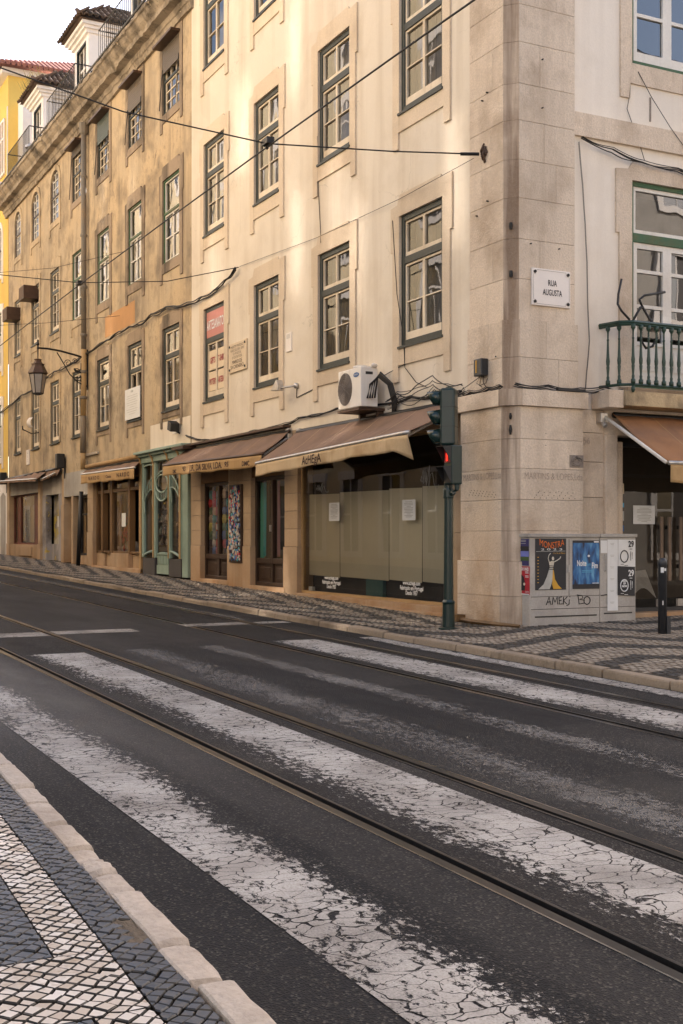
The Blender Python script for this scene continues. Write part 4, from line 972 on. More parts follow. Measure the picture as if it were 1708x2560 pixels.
# lumpy tile edge and gutter on top of the cornice
tl = MB()
tl.surf(lambda i, j: (-42.9 + 18.9 * i, D - .50 + .5 * j, 13.29 + .13 * j + .045 * noise.noise((i * 300, j * 7, 0)) + .03 * noise.noise((i * 90, j, 3))), 300, 6).build('gutter_edge', M['crust'], och)
MB().tube([(-42.9, D - .54, 13.31), (-24, D - .54, 13.31)], .03, 6).build('gutter_pipe', M['iron'], och)
rf = MB(); nx = 190
rf.surf(lambda i, j: (-42.9 + 18.8 * i, D - .05 + 5 * j, 13.40 + 2.2 * j + .035 * math.sin(i * 190 * 2.1)), 380, 1).build('roof', M['tile'], och)
rm = MB()
for z in (3.35, 6.9, 10.3): rm.box(-42.6, -24.2, D + .25, D + 6, z, z + .12)
rm.box(-42.6, -24.2, D + 2.4, D + 2.5, .5, 13).box(-42.64, -42.58, D + .05, D + 2.4, .5, 13).build('interior', M['room'], och)

def dormer(xa, xb):
    dm = empty('dormer', (xa, 9.3, 13.5)); dm.parent = och; dm.location = Vector((xa, 9.3, 13.5)) - och.location; ORG[dm.name] = (xa, 9.3, 13.5)
    y0, y1, z0, z1 = 9.30, 12.4, 13.3, 16.0; wl, wr = xa + .30, xb - .24
    b = MB(); b.box(xa, wl, y0, y0 + .2, z0, z1).box(wr, xb, y0, y0 + .2, z0, z1).box(wl, wr, y0, y0 + .2, 15.85, z1).box(wl, wr, y0, y0 + .2, z0, 13.75)
    b.box(xa, xa + .15, y0 + .2, y1, z0, z1).box(xb - .15, xb, y0 + .2, y1, z0, z1); b.build('wall', M['white'], dm)
    MB().box(xb, xb + .03, y0 + .35, y1, 15.35, 15.42).box(xb, xb + .025, y0 + .02, y0 + .34, z0, z1).box(xb, xb + .03, y0 + .9, y0 + 1.0, 14, 15.34).build('moulding', M['white'], dm)
    mb = MB()
    for k, (e, za, zb_) in enumerate(((.08, 15.98, 16.08), (.16, 16.08, 16.16), (.24, 16.16, 16.26))): mb.box(xa - e, xb + e, y0 - e, y1, za + k * .001, zb_)
    mb.build('eaves_moulding', M['white'], dm)
    f = MB(); cs = grid(f, wl, wr, 13.75, 15.85, [(wl + wr) / 2], [15.2], .05, .07, y0 + .06, y0 + .12); fo = f.build('window_frame', M['sashw'], dm)
    MB().box(wl, wr, y0 - .01, y0 + .05, 15.80, 15.86).box(wl, wl + .05, y0 - .01, y0 + .05, 13.75, 15.80).build('green_trim', M['green'], dm)
    for c in cs:
        q = MB(); q.face([(c[0], y0 + .09, c[2]), (c[1], y0 + .09, c[2]), (c[1], y0 + .09, c[3]), (c[0], y0 + .09, c[3])]); q.build('pane', M['glass'], dm, recalc=False)
    MB().box(wl, wr, y0 + .8, y0 + .85, 13.6, 15.9).build('blind', M['curtain'], dm)
    # hipped roof of barrel tiles
    ex, ey = .34, .34; xm = (xa + xb) / 2; zr, zt = 16.27, 17.05; yf = y0 - ey
    A, B = (xa - ex, yf, zr), (xb + ex, yf, zr); Rf, Rb = (xm, yf + (xb - xa) / 2 + ex, zt), (xm, y1 + 1.2, zt); Cb, Db = (xb + ex, y1 + 1.2, zr), (xa - ex, y1 + 1.2, zr)
    MB().face([A, B, Rf]).face([B, Cb, Rb, Rf]).face([Db, A, Rf, Rb]).face([A, Db, Cb, B]).build('roof_deck', M['tile'], dm)
    tm = MB(); n = 6; Lt = .42; r0, r1 = .085, .07
    ra = [[tm.p(j * Lt, (r0 if j == 0 else r1) * math.cos(math.pi * i / n), (r0 if j == 0 else r1) * math.sin(math.pi * i / n)) for i in range(n + 1)] for j in range(2)]
    rb = [[tm.p(j * Lt, ((r0 if j == 0 else r1) - .018) * math.cos(math.pi * i / n), ((r0 if j == 0 else r1) - .018) * math.sin(math.pi * i / n)) for i in range(n + 1)] for j in range(2)]
    for i in range(n): tm.f += [[ra[0][i], ra[0][i + 1], ra[1][i + 1], ra[1][i]], [ra[0][i], rb[0][i], rb[0][i + 1], ra[0][i + 1]], [rb[0][i], rb[1][i], rb[1][i + 1], rb[0][i + 1]]]
    tme = tm.mesh(smooth=True, name='roof_tile'); tme.materials.append(M['tile'])
    def tile(p, d_):
        d_ = Vector(d_).normalized(); s_ = d_.cross(Vector((0, 0, 1))).normalized(); u_ = s_.cross(d_)
        from mathutils import Matrix
        o = bpy.data.objects.new('roof_tile', tme); col.objects.link(o); o.parent = dm
        m3 = Matrix((d_, -s_, u_)).transposed().to_4x4(); m3.translation = Vector(p) - Vector(ORG[dm.name]) + Vector((0, 0, random.uniform(-.01, .015))); o.matrix_local = m3
    W_ = xb - xa + 2 * ex; nt_ = int(W_ / .19)
    for k in range(nt_ + 1):
        x = A[0] + W_ * k / nt_; reach = min(k, nt_ - k) / (nt_ / 2)
        d_ = Vector((0, Rf[1] - yf, zt - zr)); L_ = d_.length
        j = 0
        while j * .36 < max(.2, L_ * reach): tile(Vector((x, yf - .05, zr + .03)) + d_.normalized() * (j * .36), d_); j += 1
    nt2 = int((y1 + 1.2 - yf) / .19)
    for k in range(nt2):
        y = yf + .19 * k; reach = min(1, (y - yf) / (Rf[1] - yf)); d_ = Vector((xm - B[0], 0, zt - zr)); j = 0
        while j * .36 < max(.2, d_.length * reach): tile(Vector((B[0] + .05, y, zr + .03)) + d_.normalized() * (j * .36), d_); j += 1
    for p0, p1 in ((A, Rf), (B, Rf), (Rf, Rb)):
        d_ = Vector(p1) - Vector(p0); j = 0
        while j * .36 < d_.length: tile(Vector(p0) + d_.normalized() * j * .36 + Vector((0, 0, .07)), d_); j += 1
    # iron railing in front
    rl = MB(); yr = 8.52; za, zb_ = 13.45, 14.44; xl, xr = xa - .15, xb + 1.5
    for z in (za, zb_): rl.tube([(xl, 9.3, z), (xl, yr, z), (xr, yr, z), (xr, 9.3, z)], .018, 4)
    k = 0
    while xl + k * .17 < xr: rl.tube([(xl + k * .17, yr, za), (xl + k * .17, yr, zb_)], .011, 4); k += 1
    for k in range(5): rl.tube([(xr, yr + .15 * k, za), (xr, yr + .15 * k, zb_)], .011, 4)
    rl.build('railing', M['iron'], dm)
    return dm
for xa in (-35.8, -41.4, -30.2): dormer(xa, xa + 1.56)
# dry weeds on the far dormer's roof
wd = MB(); rd = random.Random(9)
for k in range(340):
    x, y, z = -41.2 + rd.gauss(0, .38), 9.2 + abs(rd.gauss(0, .5)), 16.35 + rd.random() * .2; a, l = rd.uniform(0, 6.28), rd.uniform(.25, .75)
    dx, dy = math.cos(a) * l * .5, math.sin(a) * l * .5
    wd.face([(x - .008, y, z), (x + .008, y, z), (x + dx * .6 + .006, y + dy * .6, z + l * .6), (x + dx * .6 - .006, y + dy * .6, z + l * .6)])
    wd.face([(x + dx * .6 - .02, y + dy * .6, z + l * .6), (x + dx * .6 + .02, y + dy * .6, z + l * .62), (x + dx + .01, y + dy, z + l), (x + dx - .01, y + dy, z + l)])
tag(wd.build('dry_weeds', simple('dry_grass', (.36, .29, .10), .9, var=.4, scale=4)), 'dry yellowish weeds growing on the roof of the far dormer', kind='stuff')

# ---- ochre building: ground floor shops
P = och
pier(-24.33, -24.14, .56, 3.3, -.05, (), P, 0)
# teal art-nouveau shopfront
tf = MB(TL)
for a, b_ in ((-27.46, -27.33), (-26.60, -26.47), (-25.58, -25.46), (-24.83, -24.70)): tf.box(a, b_, -.04, .035, .98, 3.2)
tf.box(-24.70, -24.34, -.06, .015, .58, 3.2)
teal = tf.build('shopfront', M['teal'], P, bevel=.012); teal['label'] = 'teal wooden shopfront with curved glazing bars'
ps = MB(TL)
for a, b_ in ((-27.50, -27.46), (-26.60, -26.55), (-25.53, -25.50), (-24.80, -24.72)): ps.box(a, b_, .035, .055, .98, 3.2)
ps.build('pale_post', M['tan'], teal)
MB(TL).box(-27.5, -24.25, -.1, .07, 3.18, 3.32).box(-27.52, -24.2, -.1, .14, 3.32, 3.38).prism([(-27.54, 3.38), (-24.18, 3.38), (-24.18, 3.44), (-27.54, 3.44)], -.1, .22).build('frieze', M['teal'], teal, bevel=.01)
for u in (-27.42, -26.53, -25.5, -24.76): MB(TL).tube([(u, .07, 3.16), (u, .09, 3.26), (u, .15, 3.36)], .025, 6).build('frieze_bracket', M['tan'], teal)
def arc(mb, pts, r=.017): MB(TL).tube([(u, .02, z) for u, z in pts], r, 6).build('glazing_bar', M['teal'], teal, smooth=True)
def curve(u0, z0, u1, z1, bulge, n=10): return [(u0 + (u1 - u0) * t / n, z0 + (z1 - z0) * t / n + bulge * math.sin(math.pi * t / n)) for t in range(n + 1)]
ab = MB(TL)
for sgn, ua, ub in ((1, -27.30, -26.63), (-1, -24.85, -25.42)):
    a1 = curve(ua, 2.46, ub, 2.84, .06); a2 = curve(ua, 2.30, ub, 2.55, .08); arc(ab, a1); arc(ab, a2)
    for t in (2, 4, 6, 8): MB(TL).tube([(a1[t][0], .02, a1[t][1]), (a2[t][0], .02, a2[t][1])], .011, 5).build('glazing_bar', M['teal'], teal)
    arc(ab, curve(ub, 2.55, ub - sgn * .08, 2.2, -.02), .018); arc(ab, curve(ua, 2.3, ua + sgn * .05, 2.0, -.02), .018); arc(ab, curve(ua, 1.03, ub, 1.13, .02), .03); arc(ab, curve(ua, 3.1, ub, 3.1, .03), .02)
cu = -26.015; ow = .41
arc(ab, curve(-26.43, 2.82, -25.6, 2.82, .12)); up = [(cu + ow * math.cos(t * .1745), 2.66 + .20 * math.sin(t * .1745)) for t in range(37)]; arc(ab, up, .02)
b1 = [(cu + ow * math.cos(math.pi + math.pi * t / 10), 2.66 - .17 * math.sin(math.pi * t / 10)) for t in range(11)]; b2 = [(cu + ow * math.cos(math.pi + math.pi * t / 10), 2.48 - .21 * math.sin(math.pi * t / 10)) for t in range(11)]
arc(ab, b2, .024)
for t in range(2, 9): MB(TL).tube([(b1[t][0], .02, b1[t][1]), (b2[t][0], .02, b2[t][1])], .010, 5).build('glazing_bar', M['teal'], teal)
for a, b_ in ((-27.30, -26.63), (-25.42, -24.85)):
    pane(TL, (a, b_, 1.0, 3.18), -.02, M['shopglass'], teal); MB(TL).box(a - .1, b_ + .12, -.05, .03, .58, .97).build('granite_panel', M['slate'], teal, bevel=.006)
pane(TL, (-26.43, -25.6, 1.1, 3.18), -.02, M['shopglass'], teal)
MB(TL).box(-27.3, -26.63, -.14, -.12, 2.62, 3.16).box(-26.43, -25.6, -.14, -.12, 2.55, 3.16).box(-25.42, -24.85, -.14, -.12, 2.75, 3.16).build('frosted_panel', M['conc'], teal)
dr = MB(TL); dr.box(-26.42, -25.61, -.05, .01, .62, .82).box(-26.42, -25.61, -.06, -.02, .82, 1.06)
for k in range(7): dr.box(-26.38 + k * .11, -26.31 + k * .11, -.02, .005, .84, 1.03)
dr.prism(curve(-26.42, 1.06, -25.61, 1.06, .06) , -.05, .02).build('low_door', M['teal'], teal)
# goods on shelves behind the teal shopfront
shf = MB(TL)
for z in (1.25, 1.5, 1.8, 2.1): shf.box(-27.28, -26.66, -.55, -.2, z, z + .015)
for z in (1.05, 1.4, 1.7): shf.box(-26.35, -24.9, -.75, -.35, z, z + .015)
shf.box(-27.4, -24.7, -.9, -.88, .6, 3.1).build('shelf', M['roomp'], teal)
rd = random.Random(21)
for k in range(60):
    if k < 24: u, z, o_ = rd.uniform(-27.2, -26.72), rd.choice((1.265, 1.515, 1.815)), rd.uniform(-.42, -.25)
    else: u, z, o_ = rd.uniform(-26.25, -24.95), rd.choice((1.065, 1.415, 1.715)), rd.uniform(-.6, -.4)
    r, hh = rd.uniform(.03, .06), rd.uniform(.08, .2)
    q = MB(TL).lathe(u, o_, [(r * .7, z), (r, z + hh * .3), (r * .9, z + hh * .6), (r * .4, z + hh * .8), (r * .45, z + hh)], 7).build('ceramic_jar', rd.choice([HM[4], HM[7], HM[11], M['tan'], HM[8], M['roomp']]), None, smooth=True)
    tag(q, 'small jar on the shelves behind the teal shopfront glass', 'jar', 'goods in the teal shop window')
# shop C, brown wood
MB(TL).box(-31.9, -27.55, -.3, -.02, 2.95, 3.3).build('shop_lintel', M['render'], P)
pier(-32.3, -31.75, .68, 3.3, .02, (1.6, 2.5), P); MB(TL).box(-27.66, -27.5, -.3, .04, .62, 3.2).build('door_jamb', M['tan'], P)
for k, (a, b_) in enumerate(((-31.72, -31.0), (-31.0, -30.25), (-30.25, -28.72), (-28.72, -27.68))): MB(TL).box(a + .004, b_ - .004, -.3, (-.08, -.14, -.02, -.14)[k], .70, 1.05).build('stone_panel', M['shopstone'], P, bevel=.008)
MB(TL).box(-31.8, -27.5, -.3, .06, .60, .70).build('shop_sill', M['shopstone'], P, bevel=.01)
sf = MB(TL)
for a, b_ in ((-31.72, -31.6), (-31.25, -31.05), (-30.42, -30.22), (-28.85, -28.70), (-27.80, -27.66)): sf.box(a, b_, -.2, -.05, 1.05, 2.95)
for a, b_ in ((-31.6, -31.25), (-31.05, -30.42), (-30.22, -28.85), (-28.70, -27.80)): sf.box(a, b_, -.2, -.07, 2.60, 2.68); sf.box(a, b_, -.2, -.07, 1.05, 1.10)
bsh = sf.build('shopfront', M['woodl'], P, bevel=.008); bsh['label'] = 'brown wooden shopfront with narrow niches and centre glass'
for k, (a, b_) in enumerate(((-31.6, -31.25), (-31.05, -30.42), (-30.22, -28.85), (-28.70, -27.80))):
    pane(TL, (a, b_, 2.68, 2.95), -.12, M['shopglass'], bsh)
    if k in (1, 3): MB(TL).box(a, b_, -.42, -.38, 1.1, 2.6).build('niche_board', M['woodl'], bsh)
    else: pane(TL, (a, b_, 1.1, 2.6), -.12, M['shopglass'], bsh)
OR = simple('bright_orange', (.75, .18, .02), .6); MB(TL).box(-31.6, -31.3, -.2, -.18, 1.5, 1.8).build('orange_poster', OR, bsh); MB(TL).box(-31.5, -31.38, -.2, -.18, 2.05, 2.2).build('orange_poster', OR, bsh)
MB(TL).box(-29.55, -29.22, -.115, -.11, 1.72, 2.06).build('paper_notice', M['notice'], bsh)
rd = random.Random(4); rs = MB(TL)
for k in range(26): u, z = -29.5 + rd.gauss(0, .18), 1.62 + rd.gauss(0, .22); s = rd.uniform(.03, .10); rs.prism([(u - s, z), (u, z - s), (u + s * .8, z - s * .3), (u + s * .4, z + s)], -.2, -.19)
rs.build('red_decal', M['p_red'], bsh)
for k in range(9):
    q = MB(TL).lathe(-29.9 + .11 * k + .02 * (k % 2), -.32, [(.05, 1.08), (.11, 1.12), (.10, 1.2 + .03 * (k % 3)), (.03, 1.27 + .04 * (k % 3))], 7).build('cloth_bundle', M['conc'], None, smooth=True)
    tag(q, 'crumpled pale bundle inside the brown wooden shop window', 'bundle', 'bundles in the brown shop window')
# narrow doorways and shop D
pier(-35.12, -34.85, .72, 3.3, .02, (2.4,), P); MB(TL).box(-34.85, -32.3, -.3, .02, 2.62, 3.3).build('lintel', M['conc'], P)
MB(TL).box(-34.0, -33.8, -.3, .03, .7, 2.62).build('stone_post', M['shopstone'], P, bevel=.01)
MB(TL).box(-34.85, -34.0, -.45, -.40, .72, 2.45).build('door', M['tan'], P); MB(TL).box(-34.6, -34.2, -.4, -.385, 1.75, 2.15).build('door_plate', M['copper'], P)
dd = MB(TL); cs = grid(dd, -33.8, -32.45, .95, 2.62, [], [2.1], .06, .05, -.25, -.18); gd = dd.build('glazed_door', M['anthr'], P)
for c in cs: pane(TL, c, -.21, M['shopglass'], gd)
MB(TL).box(-33.8, -32.3, -.25, -.05, .7, .94).build('plinth', M['shopstone'], P)
pier(-38.05, -37.75, .76, 3.4, .04, (1.25,), P); pier(-42.75, -42.35, .80, 3.4, .04, (1.25,), P)
MB(TL).box(-42.35, -38.05, -.3, .0, 2.88, 3.4).build('lintel', M['conc'], P); MB(TL).box(-37.75, -35.12, -.3, -.04, 2.75, 3.4).build('lintel', M['conc'], P)
MB(TL).box(-42.35, -38.05, -.25, .0, .78, 1.22).box(-41.0, -39.0, 0, .05, .85, 1.15).build('plinth', M['shopstone'], P, bevel=.01)
sf = MB(TL); cs = grid(sf, -42.35, -38.05, 1.22, 2.88, [-41.5, -39.0], [], .06, .5, -.2, -.12); dsh = sf.build('shopfront', simple('rusty_shopfront', (.16, .045, .025), .6, var=.4, scale=3), P); dsh['label'] = 'rust red shopfront with dusty glass'
for c in cs: pane(TL, c, -.16, M['shopglass'], dsh); MB(TL).box(c[0], c[1], -.30, -.28, c[2], c[3]).build('dusty_sheet', M['conc'], dsh)
dw = MB(TL); dw.box(-37.75, -37.25, -.2, -.03, .75, 2.75).box(-35.7, -35.12, -.2, -.03, .75, 2.75).box(-37.25, -35.7, -.25, -.2, .75, 1.25); dw.build('doorway_boards', wall('peeling_boards', (.33, .31, .31), (.07, .06, .06), .7, .9, .4, chips=(.5, .36, .08), chip_amt=.08), P)
MB(TL).box(-37.25, -35.7, -.3, -.27, 1.25, 2.75).build('poster_door', wall('peeled_posters', (.42, .38, .30), (.06, .06, .09), .7, .95, .4, chips=(.45, .34, .06), chip_amt=.10, streak_scale=(3, 3, 1)), P)
MB(TL).box(-36.75, -36.25, -.265, -.26, 1.78, 2.1).build('paper_notice', M['notice'], P)

# ------------------------------------------------------------------ yellow building beyond
yb = empty('yellow_building', (-48, 10, .8), 'bright yellow building with white trim at the far left edge', 'building')
yw = [(-44.75, -43.75)]
hol = [(a - .02, b_ + .02, c, d_) for a, b_ in yw for c, d_ in ((4.3, 6.2), (7.6, 9.5), (10.9, 12.6))]
holes_wall(MB(TL), -96, -42.72, 3.5, 13.6, hol).build('wall', M['yellow'], yb)
for i, (c, d_) in enumerate(((4.3, 6.2), (7.6, 9.5), (10.9, 12.6))):
    wn = window(yb, TL, *yw[0], c, d_, 'B' if i < 2 else 'D', 'white', 300 + i, jw=.2, cap=.3 if i < 2 else 0, apron=.2, foot=.2, arch=i == 2)
MB(TL).box(-96, -42.72, -.3, .02, .6, 3.5).build('stone_base', M['white'], yb)
MB(TL).prism([(-43.9, .8), (-43.05, .8), (-43.05, 2.9), (-43.45, 3.05), (-43.9, 2.9)], .02, .03).build('arched_door', M['conc'], yb)
MB(TL).box(-96, -42.8, -.1, .35, 13.6, 13.85).build('cornice', M['white'], yb)
MB().box(-96, -43.85, 9.0, 16, 13.85, 18.0).build('attic_wall', M['yellow'], yb)
MB().box(-62, -43.6, 8.75, 16.2, 18.0, 18.2).build('attic_cornice', M['white'], yb)
MB().face([(-62, 8.5, 18.2), (-43.3, 8.5, 18.2), (-46, 12.5, 19.7), (-62, 12.5, 19.7)]).face([(-43.3, 8.5, 18.2), (-43.3, 16.5, 18.2), (-46, 12.5, 19.7)]).build('roof', M['tiler'], yb)
rt = MB()
for k in range(42): y = 8.5 + k * .19; t_ = min(1, (y - 8.5) / 4, (16.5 - y) / 4); rt.tube([(-43.25, y, 18.24), (-43.3 - 2.7 * t_, y + (12.5 - y) * 0, 18.24 + 1.5 * t_)], .085, 6)
rt.build('roof_tiles', M['tiler'], yb)
MB().box(-43.85, -43.05, 9.35, 16, 12.5, 17.05).build('party_wall', M['white'], yb)
MB().box(-43.95, -43.9 + .03, 8.97, 9.0, 14.2, 16.9).build('attic_pilaster', M['white'], yb)
q = MB(); cs = grid(q, -45.2, -44.3, 14.6, 16.6, [-44.75], [15.9], .09, .07, 8.93, 8.99); fr_ = q.build('attic_window', M['white'], yb)
for c in cs: MB().face([(c[0], 8.96, c[2]), (c[1], 8.96, c[2]), (c[1], 8.96, c[3]), (c[0], 8.96, c[3])]).build('pane', M['glass'], yb, recalc=False)

# ================================================================== THINGS ON THE FACADES
def awning(name, label, u0, u1, zb_, z0, z1, out, vh, fab, val, T=TL, sag=.03, wrinkle=.012, gap=.06, txt=(), arms=True, roller='alu', flap=False, seed=0, group=None):
    """fabric from the wall (height zb_) down to a front bar (z0 at u0, z1 at u1), then a valance vh deep"""
    a = empty(name, T((u0 + u1) / 2, 0, zb_), label, 'awning', group)
    rd = random.Random(seed)
    def top(i, j):
        z = zb_ + ((z0 + (z1 - z0) * i) - zb_) * j - sag * math.sin(math.pi * j) - wrinkle * math.sin(i * 17 + j * 5 + seed) * j * (1 - j) * 4 - .5 * wrinkle * math.sin(i * 41 - j * 3)
        return (u0 + (u1 - u0) * i + .05 * math.sin(j * 2) * 0, gap + (out - gap) * j, z)
    MB(T).surf(top, 40, 8).build('fabric', fab, a, smooth=True, solid=.004)
    for k in range(1, 5):           # stitched seams between the canvas widths
        ii = k / 5; MB(T).surf(lambda i, j: (lambda p: (p[0] + .012 * (i - .5), p[1], p[2] + .0045))(top(ii, j)), 1, 8).build('seam', val, a, smooth=True)
    def vf(i, j):
        zf_ = z0 + (z1 - z0) * i - .035; u = u0 + .02 + (u1 - u0 - .04) * i
        d_ = vh * (1 + .05 * math.sin(i * 23 + seed) + .07 * noise.noise((i * 14, seed, 0))); o_ = out + .012 + .010 * math.sin(i * 19 + seed) * j + .012 * math.sin(i * 47) * j * j
        if flap and i > .92:
            k = (i - .92) / .08; o_ -= .16 * k * j; u -= .10 * k * j; d_ *= 1 + .75 * k; zf_ -= .015 * k
        return (u, o_, zf_ - d_ * j)
    MB(T).surf(vf, 60, 5).build('valance', val, a, smooth=True, solid=.003)
    n = 12; MB(T).tube([(u0 + (u1 - u0) * k / n, out, z0 + (z1 - z0) * k / n - .012) for k in range(n + 1)], .028, 8).build('front_bar', M[roller], a, smooth=True)
    MB(T).tube([(u0 + .02, gap, zb_ - .02), (u1 - .02, gap, zb_ - .02)], .04, 8).build('roller', M['iron'], a, smooth=True)
    if arms:
        for u, zz in ((u0 + .08, z0), (u1 - .08, z1)):
            MB(T).tube([(u, .03, zb_ - .10), (u + .0, out - .02, zz - .05)], .022, 6).build('arm', M['alu'], a)
            MB(T).box(u - .06, u + .06, .0, .09, zb_ - .16, zb_ + .04).build('wall_bracket', M['alu'], a, bevel=.01)
    for body, uc, size, wd, mt, dz in txt:
        t_ = (uc - u0) / (u1 - u0); sl = (z1 - z0) / (u1 - u0)
        text(body, size, mt, a, lambda x, y: T(uc + x, vf((uc + x - u0) / (u1 - u0), min(1, max(0, .5 - (y + dz) / vh)))[1] + .007, z0 + (z1 - z0) * t_ + sl * x - .035 - vh * .5 + y + dz), width=wd, bold=.003)
    return a
awning('shop_awning', 'brown awning lettered ACHEGA over the papered shop window', -18.72, -13.62, 3.26, 2.70, 2.83, .82, .19, M['canvas'], M['valance'], sag=.035, flap=True, seed=1, txt=[('AcHEgA', -16.55, .19, .66, M['inkb'], .0)])
awning('shop_awning', 'brown awning lettered J.R. DA SILVA over the two dark shop doors', -24.3, -19.02, 3.30, 2.97, 2.89, .57, .20, M['canvas'], M['valance2'], seed=2, sag=.015, txt=[('J.R. DA SILVA, LDA.', -21.75, .17, 1.75, M['inkb'], 0), ('93', -22.95, .13, .2, M['inkb'], 0), ('95', -20.65, .13, .2, M['inkb'], 0), ('DMC', -23.55, .10, .24, M['inkb'], -.03), ('DMC', -19.75, .12, .34, M['inkb'], -.02)], roller='copper')
for u in (-23.55, -19.75): pass
MB(TL).box(-24.55, -23.85, 0, .30, 3.30, 3.36).build('awning_cover', M['copper'], och)
MB(TL).box(-24.3, -19.1, 0, .16, 3.36, 3.40).build('awning_cover', M['copper'], cream)
awning('shop_awning', 'half rolled brown awning with tan lettered valance over the brown wooden shop', -32.2, -27.4, 3.28, 3.16, 3.10, .22, .24, M['canvas'], M['valance2'], seed=3, sag=.0, gap=.05, txt=[('N A R D O', -30.9, .13, 1.0, M['inkb'], 0), ('N A R D O', -28.3, .15, 1.05, M['inkb'], 0), ('Casa', -29.55, .10, .5, M['inkb'], 0)], arms=False)
MB(TL).tube([(-32.1, .1, 3.36), (-27.5, .1, 3.36)], .055, 8).build('awning_roll', M['valance2'], och, smooth=True)
aD = awning('shop_awning', 'torn dark awning hanging over the rust red shop at the far left', -42.4, -36.8, 3.50, 3.40, 3.24, .38, .05, M['canvas'], M['canvas'], seed=4, sag=.05, wrinkle=.04, arms=False)
awning('shop_awning', 'collapsed dark awning scrap over the peeling doorway', -36.9, -35.1, 3.50, 3.22, 3.34, .22, .03, M['canvas'], M['canvas'], seed=5, sag=.12, wrinkle=.05, arms=False)
awR = awning('shop_awning', 'rust brown awning with pale arm over the dark entrance by the balcony', 10.32, 13.6, 3.06, 2.37, 2.37, 1.12, .22, M['canvas2'], M['valance2'], T=TR, sag=.04, seed=6, arms=False)
for u in (10.30, 13.5):
    MB(TR).tube([(u - .12, .06, 3.02), (u + .0, 1.10, 2.36)], .024, 8).build('arm', M['sashw'], awR, smooth=True)
    MB(TR).box(u - .20, u - .08, .0, .10, 2.93, 3.06).tube([(u - .14, .06, 2.94), (u - .14, .12, 2.88)], .035, 8).build('wall_bracket', M['alu'], awR, bevel=.01)

# ---- air conditioner
ac = empty('air_conditioner', (-16.1, D, 3.36), 'white outdoor air conditioner unit with blue badge above the ACHEGA awning', 'air conditioner')
MB(TL).box(-16.46, -15.72, .13, .42, 3.38, 3.97).build('casing', M['acw'], ac, bevel=.015)
def disc(T, u, w_, ru, rw, o0, o1, n=28): return MB(T).prism([(u + ru * math.cos(6.2832 * k / n), w_ + rw * math.sin(6.2832 * k / n)) for k in range(n)], o0, o1)
fg = disc(TL, -16.22, 3.68, .225, .245, .42, .428).build('fan_recess', M['acg'], ac)
gr = MB(TL)
for k in range(1, 8): r = .03 * k; gr.tube([(-16.22 + r * math.cos(t * .3142), .434, 3.68 + r * 1.08 * math.sin(t * .3142)) for t in range(20)], .004, 4, close=True)
for k in range(12): a = k * .5236; gr.tube([(-16.22, .436, 3.68), (-16.22 + .225 * math.cos(a), .434, 3.68 + .245 * math.sin(a))], .003, 4)
gr.build('fan_grille', M['acg'], ac)
bdg = disc(TL, -15.86, 3.86, .085, .035, .42, .426).build('badge', M['p_blue'], ac)
text('SAMSUNG', .035, M['inkw'], bdg, onL(-15.86, 3.86, .429), width=.13)
MB().box(-15.72, -15.715, D - .34, D - .22, 3.86, 3.90).build('handle_slot', M['concd'], ac)
MB(TL).box(-16.44, -15.74, .0, .44, 3.33, 3.37).box(-16.4, -16.34, 0, .1, 3.1, 3.33).box(-15.84, -15.78, 0, .1, 3.1, 3.33).build('wall_bracket', M['copper'], ac)
MB(TL).lathe(-15.98, .27, [(.10, 3.97), (.13, 3.985), (.12, 4.01), (.02, 4.015)], 12).lathe(-15.72, .2, [(.05, 3.97), (.06, 4.0), (.02, 4.03)], 10).build('dish_on_top', M['acw'], ac)
for k in range(4):
    u = -15.70 + .02 * k; MB(TL).tube([(u, .32 - .03 * k, 3.50), (u + .05, .30 - .03 * k, 3.70 + .03 * k), (u + .16, .22, 3.80 + .02 * k), (u + .27 + .02 * k, .12, 3.68), (u + .30 + .02 * k, .06, 3.42), (u + .28, .05, 3.22)], .016, 6).build('hose', M['cable'], ac, smooth=True)
# ---- security camera
sc_ = empty('security_camera', (-18.8, D, 4.0), 'small security lamp on a wall arm left of the air conditioner', 'lamp')
MB(TL).tube([(-18.82, .0, 4.05), (-18.82, .06, 4.05)], .05, 10).tube([(-18.82, .05, 4.05), (-18.95, .18, 4.03), (-19.05, .24, 4.02)], .018, 6).build('arm', M['alu'], sc_, smooth=True)
MB(TL).prism([(-19.32, 4.0), (-19.02, 3.98), (-19.02, 4.10), (-19.08, 4.17)], .18, .30).build('head', M['alu'], sc_, bevel=.01)
MB(TL).tube([(-18.82, .02, 4.0), (-18.85, .01, 3.85), (-18.2, .01, 3.92), (-17.98, .01, 3.95)], .008, 5).build('wire', M['cable'], sc_)
# ---- plaques and signs on the wall
pq = empty('memorial_plaque', (-21.5, D, 4.65), 'tan memorial plaque with small lettering beside the red panel window', 'plaque')
MB(TL).box(-21.94, -21.05, .0, .035, 4.63, 5.20).build('slab', M['plaque'], pq, bevel=.008)
for t_, z, s_, wd in (('NESTE PREDIO', 5.12, .07, .62), ('NASCEU EM 1890', 5.05, .07, .68), ('O POETA', 4.98, .07, .4), ('E ESCRITOR', 4.91, .07, .5), ('MARIO DE', 4.82, .10, .5), ('SA CARNEIRO', 4.73, .10, .66)):
    text(t_, s_, M['inkf'] if s_ < .09 else M['inkb'], pq, onL(-21.5, z, .038), width=wd)
MB(TL).box(-21.9, -21.86, .035, .05, 5.12, 5.16).box(-21.13, -21.09, .035, .05, 5.12, 5.16).box(-21.9, -21.86, .035, .05, 4.67, 4.71).box(-21.13, -21.09, .035, .05, 4.67, 4.71).build('stud', M['iron'], pq)
